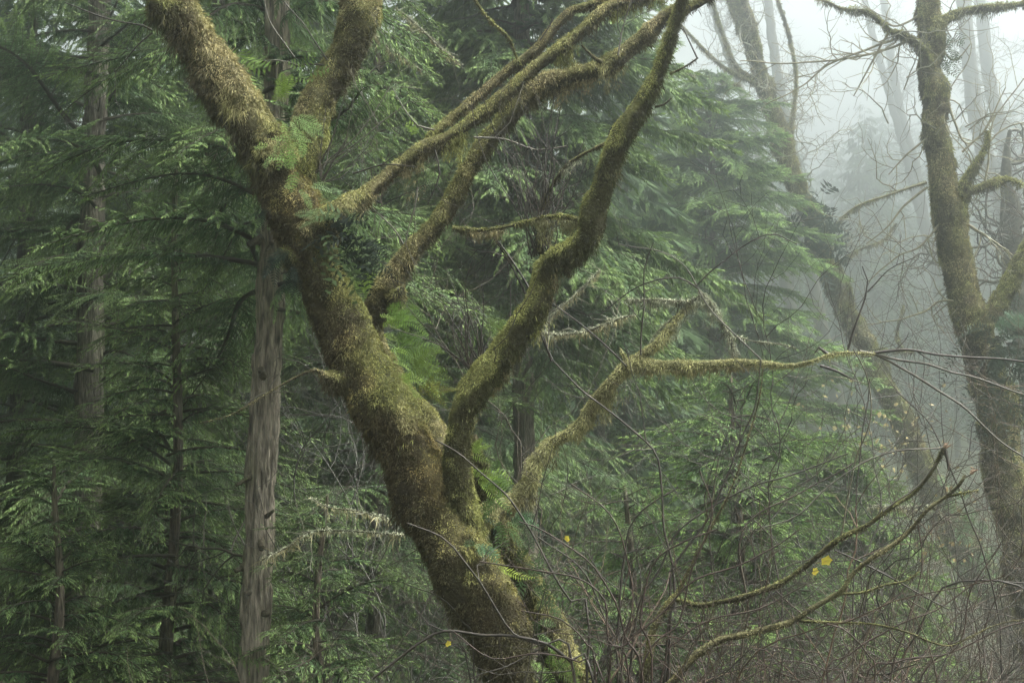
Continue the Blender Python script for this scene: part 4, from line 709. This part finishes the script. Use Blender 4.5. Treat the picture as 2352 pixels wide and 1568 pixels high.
shrub('reddish bare shrub in the lower right corner', 2200, 9.8, [], 16, spread=1.3, hgt=(1.8, 2.9), col=(0.10, 0.075, 0.06))
shrub('greyish bare shrub right of the sapling ends', 1960, 9.6, [([(1960, 1560), (1965, 1300), (1968, 1100), (1990, 950), (2000, 870)], 3, 1.4)], 10, spread=1.1, hgt=(1.8, 3.0), col=(0.06, 0.05, 0.04))
shrub('thin bare shrub reaching up in front of the right maple', 2330, 10.5, [([(2300, 1568), (2290, 1400), (2250, 1250), (2150, 1000), (2060, 900)], 3, 1.4)], 9, spread=1.0, hgt=(2.2, 3.6), col=(0.055, 0.045, 0.037))
shrub('bare shrub behind the pale horizontal limb', 1800, 12.0, [], 7, spread=1.0, hgt=(4.0, 6.2), col=(0.055, 0.045, 0.037), r=0.014)
shrub('tall bare shrub between the slanting and the upright maple', 2100, 14.0, [], 8, spread=0.9, hgt=(4.5, 7), col=(0.06, 0.055, 0.045), r=0.015)
shrub('bare shrub behind the right arm of the V', 1330, 13.0, [], 5, spread=0.8, hgt=(4.5, 7), col=(0.05, 0.045, 0.038), r=0.013)
shrub('bare shrub with fine pale twigs behind the twin limbs', 1000, 14.0, [], 6, spread=0.9, hgt=(5, 8.5), col=(0.07, 0.065, 0.055), r=0.014)
# tangled brambles filling the lower right
tb = []
for k in range(90):
    px = 1400+1000*rng.random()**0.5; y = 9.5+5*rng.random(); x = at(px, y); g = float(gz(x, y))
    c = np.array([0.06, 0.05, 0.04])*(0.5+rng.random())*(np.array([1.2, .95, .85]) if rng.random() < .25 else 1)
    grow(tb, np.array([x, y, g+0.8*rng.random()]), nrm(np.array([rng.normal()*.8, rng.normal()*.4, 1])), 1.3+1.5*rng.random()+0.08*(y-9)+0.7*(px > 1950), 0.007, 2, 0.2, -0.005+0.03*rng.random(), tuple(c), 0.22, 0.4)
tag(twigs('bramble_thicket', None, tb, nseg=3), 'tangle of thin brown brambles filling the lower right', 'thicket', kind='stuff')

# ------------------------------------------------------------------ yellow leaves, understory, pale dead lichen branches
def leafy(name, label, cat, n, fn, col, size, stem=None, kind=None):
    pts = np.array([fn() for _ in range(n)]); d = nrm(rng.normal(size=(n, 3))+np.array([0, 0, -0.6])); sv = nrm(np.cross(d, rng.normal(size=(n, 3)))); s = size*(0.6+0.8*rng.random((n, 1)))
    V = np.stack([pts, pts+d*s*.4-sv*s*.35, pts+d*s*.4+sv*s*.35, pts+d*s], 1).reshape(-1, 3); b = np.arange(n)[:, None]*4
    C = np.repeat(np.array(col)*(0.7+0.6*rng.random((n, 1))), 4, 0)
    return V, np.vstack([b+np.array([0, 1, 2]), b+np.array([1, 3, 2])]), C
for lab, px, py, sx, sy, y, n, col in [('shrub with pale yellow autumn leaves left of the slanting maple', 2000, 1040, 40, 45, 27, 90, (0.46, 0.38, 0.19)), ('thinly leaved yellow shrub under the end of the pale limb', 1930, 920, 60, 60, 26, 28, (0.46, 0.4, 0.2)),
                                    ('sparse yellow leaved shrub at the foot of the misty slope', 2140, 960, 45, 60, 28, 30, (0.45, 0.36, 0.19)), ('rusty yellow shrub between the sapling ends and the right maple', 2180, 1210, 40, 80, 24, 40, (0.40, 0.30, 0.14))]:
    p0 = base_at(px, 900, y); rt = thing('autumn_shrub', p0, lab, 'shrub', 'shrubs with the last yellow leaves')
    V, F, C = leafy('', '', '', n, lambda: P(px+rng.normal()*sx, py+rng.normal()*sy, y+rng.normal()*.5), col, 0.1)
    link('leaves', mesh('leaves', V-np.array(p0), [F], C), M_leaf, rt, 'stuff'); tt = []
    for k in range(12): grow(tt, np.array(p0)+rng.normal(size=3)*.1, nrm(np.array([rng.normal()*.35, rng.normal()*.2, 1])), float(P(px, py-sy, y)[2]-p0[2])*(0.7+.4*rng.random()), 0.016, 2, 0.2, 0.02, (0.09, 0.075, 0.055), 0.2)
    twigs('stem', rt, tt, kind='stuff')
def bigleaf(label, px, py, y, ang, L):
    c = P(px, py, y); root = thing('fallen_leaf', c, label, 'leaf'); k = 15; a = np.linspace(0, 2*np.pi, k, endpoint=False)
    r = L*y/FPX*(0.55+0.4*np.abs(np.cos(a*2.5))**1.5); u = np.array([math.cos(R(ang)), 0.25, math.sin(R(ang))]); v = nrm(np.cross(u, [0.2, 1, 0.3]))
    V = np.vstack([[0, 0, 0], np.outer(r*np.cos(a), u)+np.outer(r*np.sin(a), v)*0.8+np.outer(np.abs(np.sin(a))*0.012, [0, -1, 0.3])])
    F = np.array([[0, 1+i, 1+(i+1) % k] for i in range(k)]); link('blade', mesh('blade', V, [F], np.tile((0.6, 0.5, 0.07), (k+1, 1))), M_leaf, root)
    pl = [(np.array([[0, 0, 0], -u*L*y/FPX*.8, -u*L*y/FPX*1.5]), np.array([.002, .0015, .0012]), np.array([.4, .3, .1]))]; V, F, C = batch_tubes(pl, 3); link('leaf_stalk', mesh('leaf_stalk', V, F, C), M_twig, root)
bigleaf('yellow leaf hanging flat below the upper sapling stem', 1898, 1288, 8.0, 10, 17); bigleaf('folded yellow leaf tip left of the flat yellow one', 1872, 1312, 8.0, 60, 11)
bigleaf('small yellow leaf caught on a whip at the trunk foot', 1030, 1478, 8.0, 40, 9); bigleaf('pale yellow leaf among the bare stems right of the trunk', 1302, 1237, 8.5, 120, 9)
f6 = Fur()
for q, (lab, y, pts) in enumerate([('dead branch draped in pale lichen right of the upper fork', 16, [(840, 55, 4), (880, 100, 5), (930, 135, 5), (968, 163, 3)]), ('second pale dead branch crossing high behind the lichen one', 17, [(910, 20, 3), (960, 60, 4), (1010, 110, 4), (1060, 150, 2)]),
        ('pale mossy dead branch lying level behind the V', 13, [(1240, 765, 6), (1300, 768, 6), (1360, 757, 6), (1420, 732, 5), (1460, 722, 3)]), ('dead branch with pale lichen beads left of the leaning trunk', 12, [(600, 1285, 4), (660, 1255, 4), (710, 1220, 4), (800, 1218, 4), (930, 1230, 3)]),
        ('short grey dead branch fanning from the lichen beads', 12, [(710, 1140, 2), (750, 1165, 3), (820, 1175, 3), (900, 1195, 2)]), ('pale bent dead branch slanting up behind the elbow of the right arm', 18, [(1250, 740, 5), (1320, 680, 5), (1380, 620, 4)]),
        ('mossy dead branch low behind the two sapling stems', 15, [(1990, 1160, 3), (2070, 1168, 6), (2140, 1165, 6), (2170, 1200, 5)])]):
    rt = thing('dead_branch', P(pts[0][0], pts[0][1], y), lab, 'branch', 'lichen covered dead branches'); ff = Fur()
    limb(rt, 'wood', sc(pts, y), ff, dict(green=C_LICH, gold=C_LICH*.85, dark=C_GOLD), dens=9000, ln=0.06, wd=0.009, step=0.05, seed=90+q, under=1.5)
    tt = []
    for k in range(9): i_ = rng.integers(len(pts)-1); a, b = pts[i_], pts[i_+1]; s_ = rng.random(); grow(tt, P(a[0]+(b[0]-a[0])*s_, a[1]+(b[1]-a[1])*s_, y), (rng.normal(), rng.normal()*.3, rng.normal()), 0.15+rng.random()*.35, .004, 1, .3, -.01, (.26, .25, .18), .4)
    twigs('fine_twigs', rt, tt, kind='stuff'); ff.build('lichen', rt)

# understory: low fern and salal cover on the forest floor
def cover():
    y = 8+34*rng.random(); x = at(-300+2950*rng.random(), y); return np.array([x, y, float(gz(x, y))+0.9*rng.random()**2])
V, F, C = leafy('', '', '', 60000, cover, (0.05, 0.085, 0.03), 0.16)
tag(link('undergrowth', mesh('undergrowth', V, [F], C), M_fern), 'low green fern and leaf undergrowth covering the forest floor', 'undergrowth', kind='stuff')

# ================================================================== HAZE
import bmesh
bm = bmesh.new(); bmesh.ops.create_cube(bm, size=1.0); me = bpy.data.meshes.new('haze'); bm.to_mesh(me); bm.free()
hzb = link('haze', me); x0, x1, y0, y1, z0, z1 = -270, 270, -65, 490, -8, 98
hzb.scale = (x1-x0, y1-y0, z1-z0); hzb.location = ((x0+x1)/2, (y0+y1)/2, (z0+z1)/2)
mh = bpy.data.materials.new('haze_air'); mh.use_nodes = True; t = mh.node_tree; t.nodes.clear()
pv = t.nodes.new('ShaderNodeVolumePrincipled'); ou = t.nodes.new('ShaderNodeOutputMaterial'); t.links.new(pv.outputs[0], ou.inputs['Volume'])
pv.inputs['Color'].default_value = (0.91, 0.975, 0.965, 1); pv.inputs['Density'].default_value = HAZE; pv.inputs['Anisotropy'].default_value = 0.87
me.materials.append(mh); tag(hzb, 'pale forest mist thickening with distance', 'haze', kind='stuff')
hzb.visible_shadow = True
print('objects', len(S.objects))
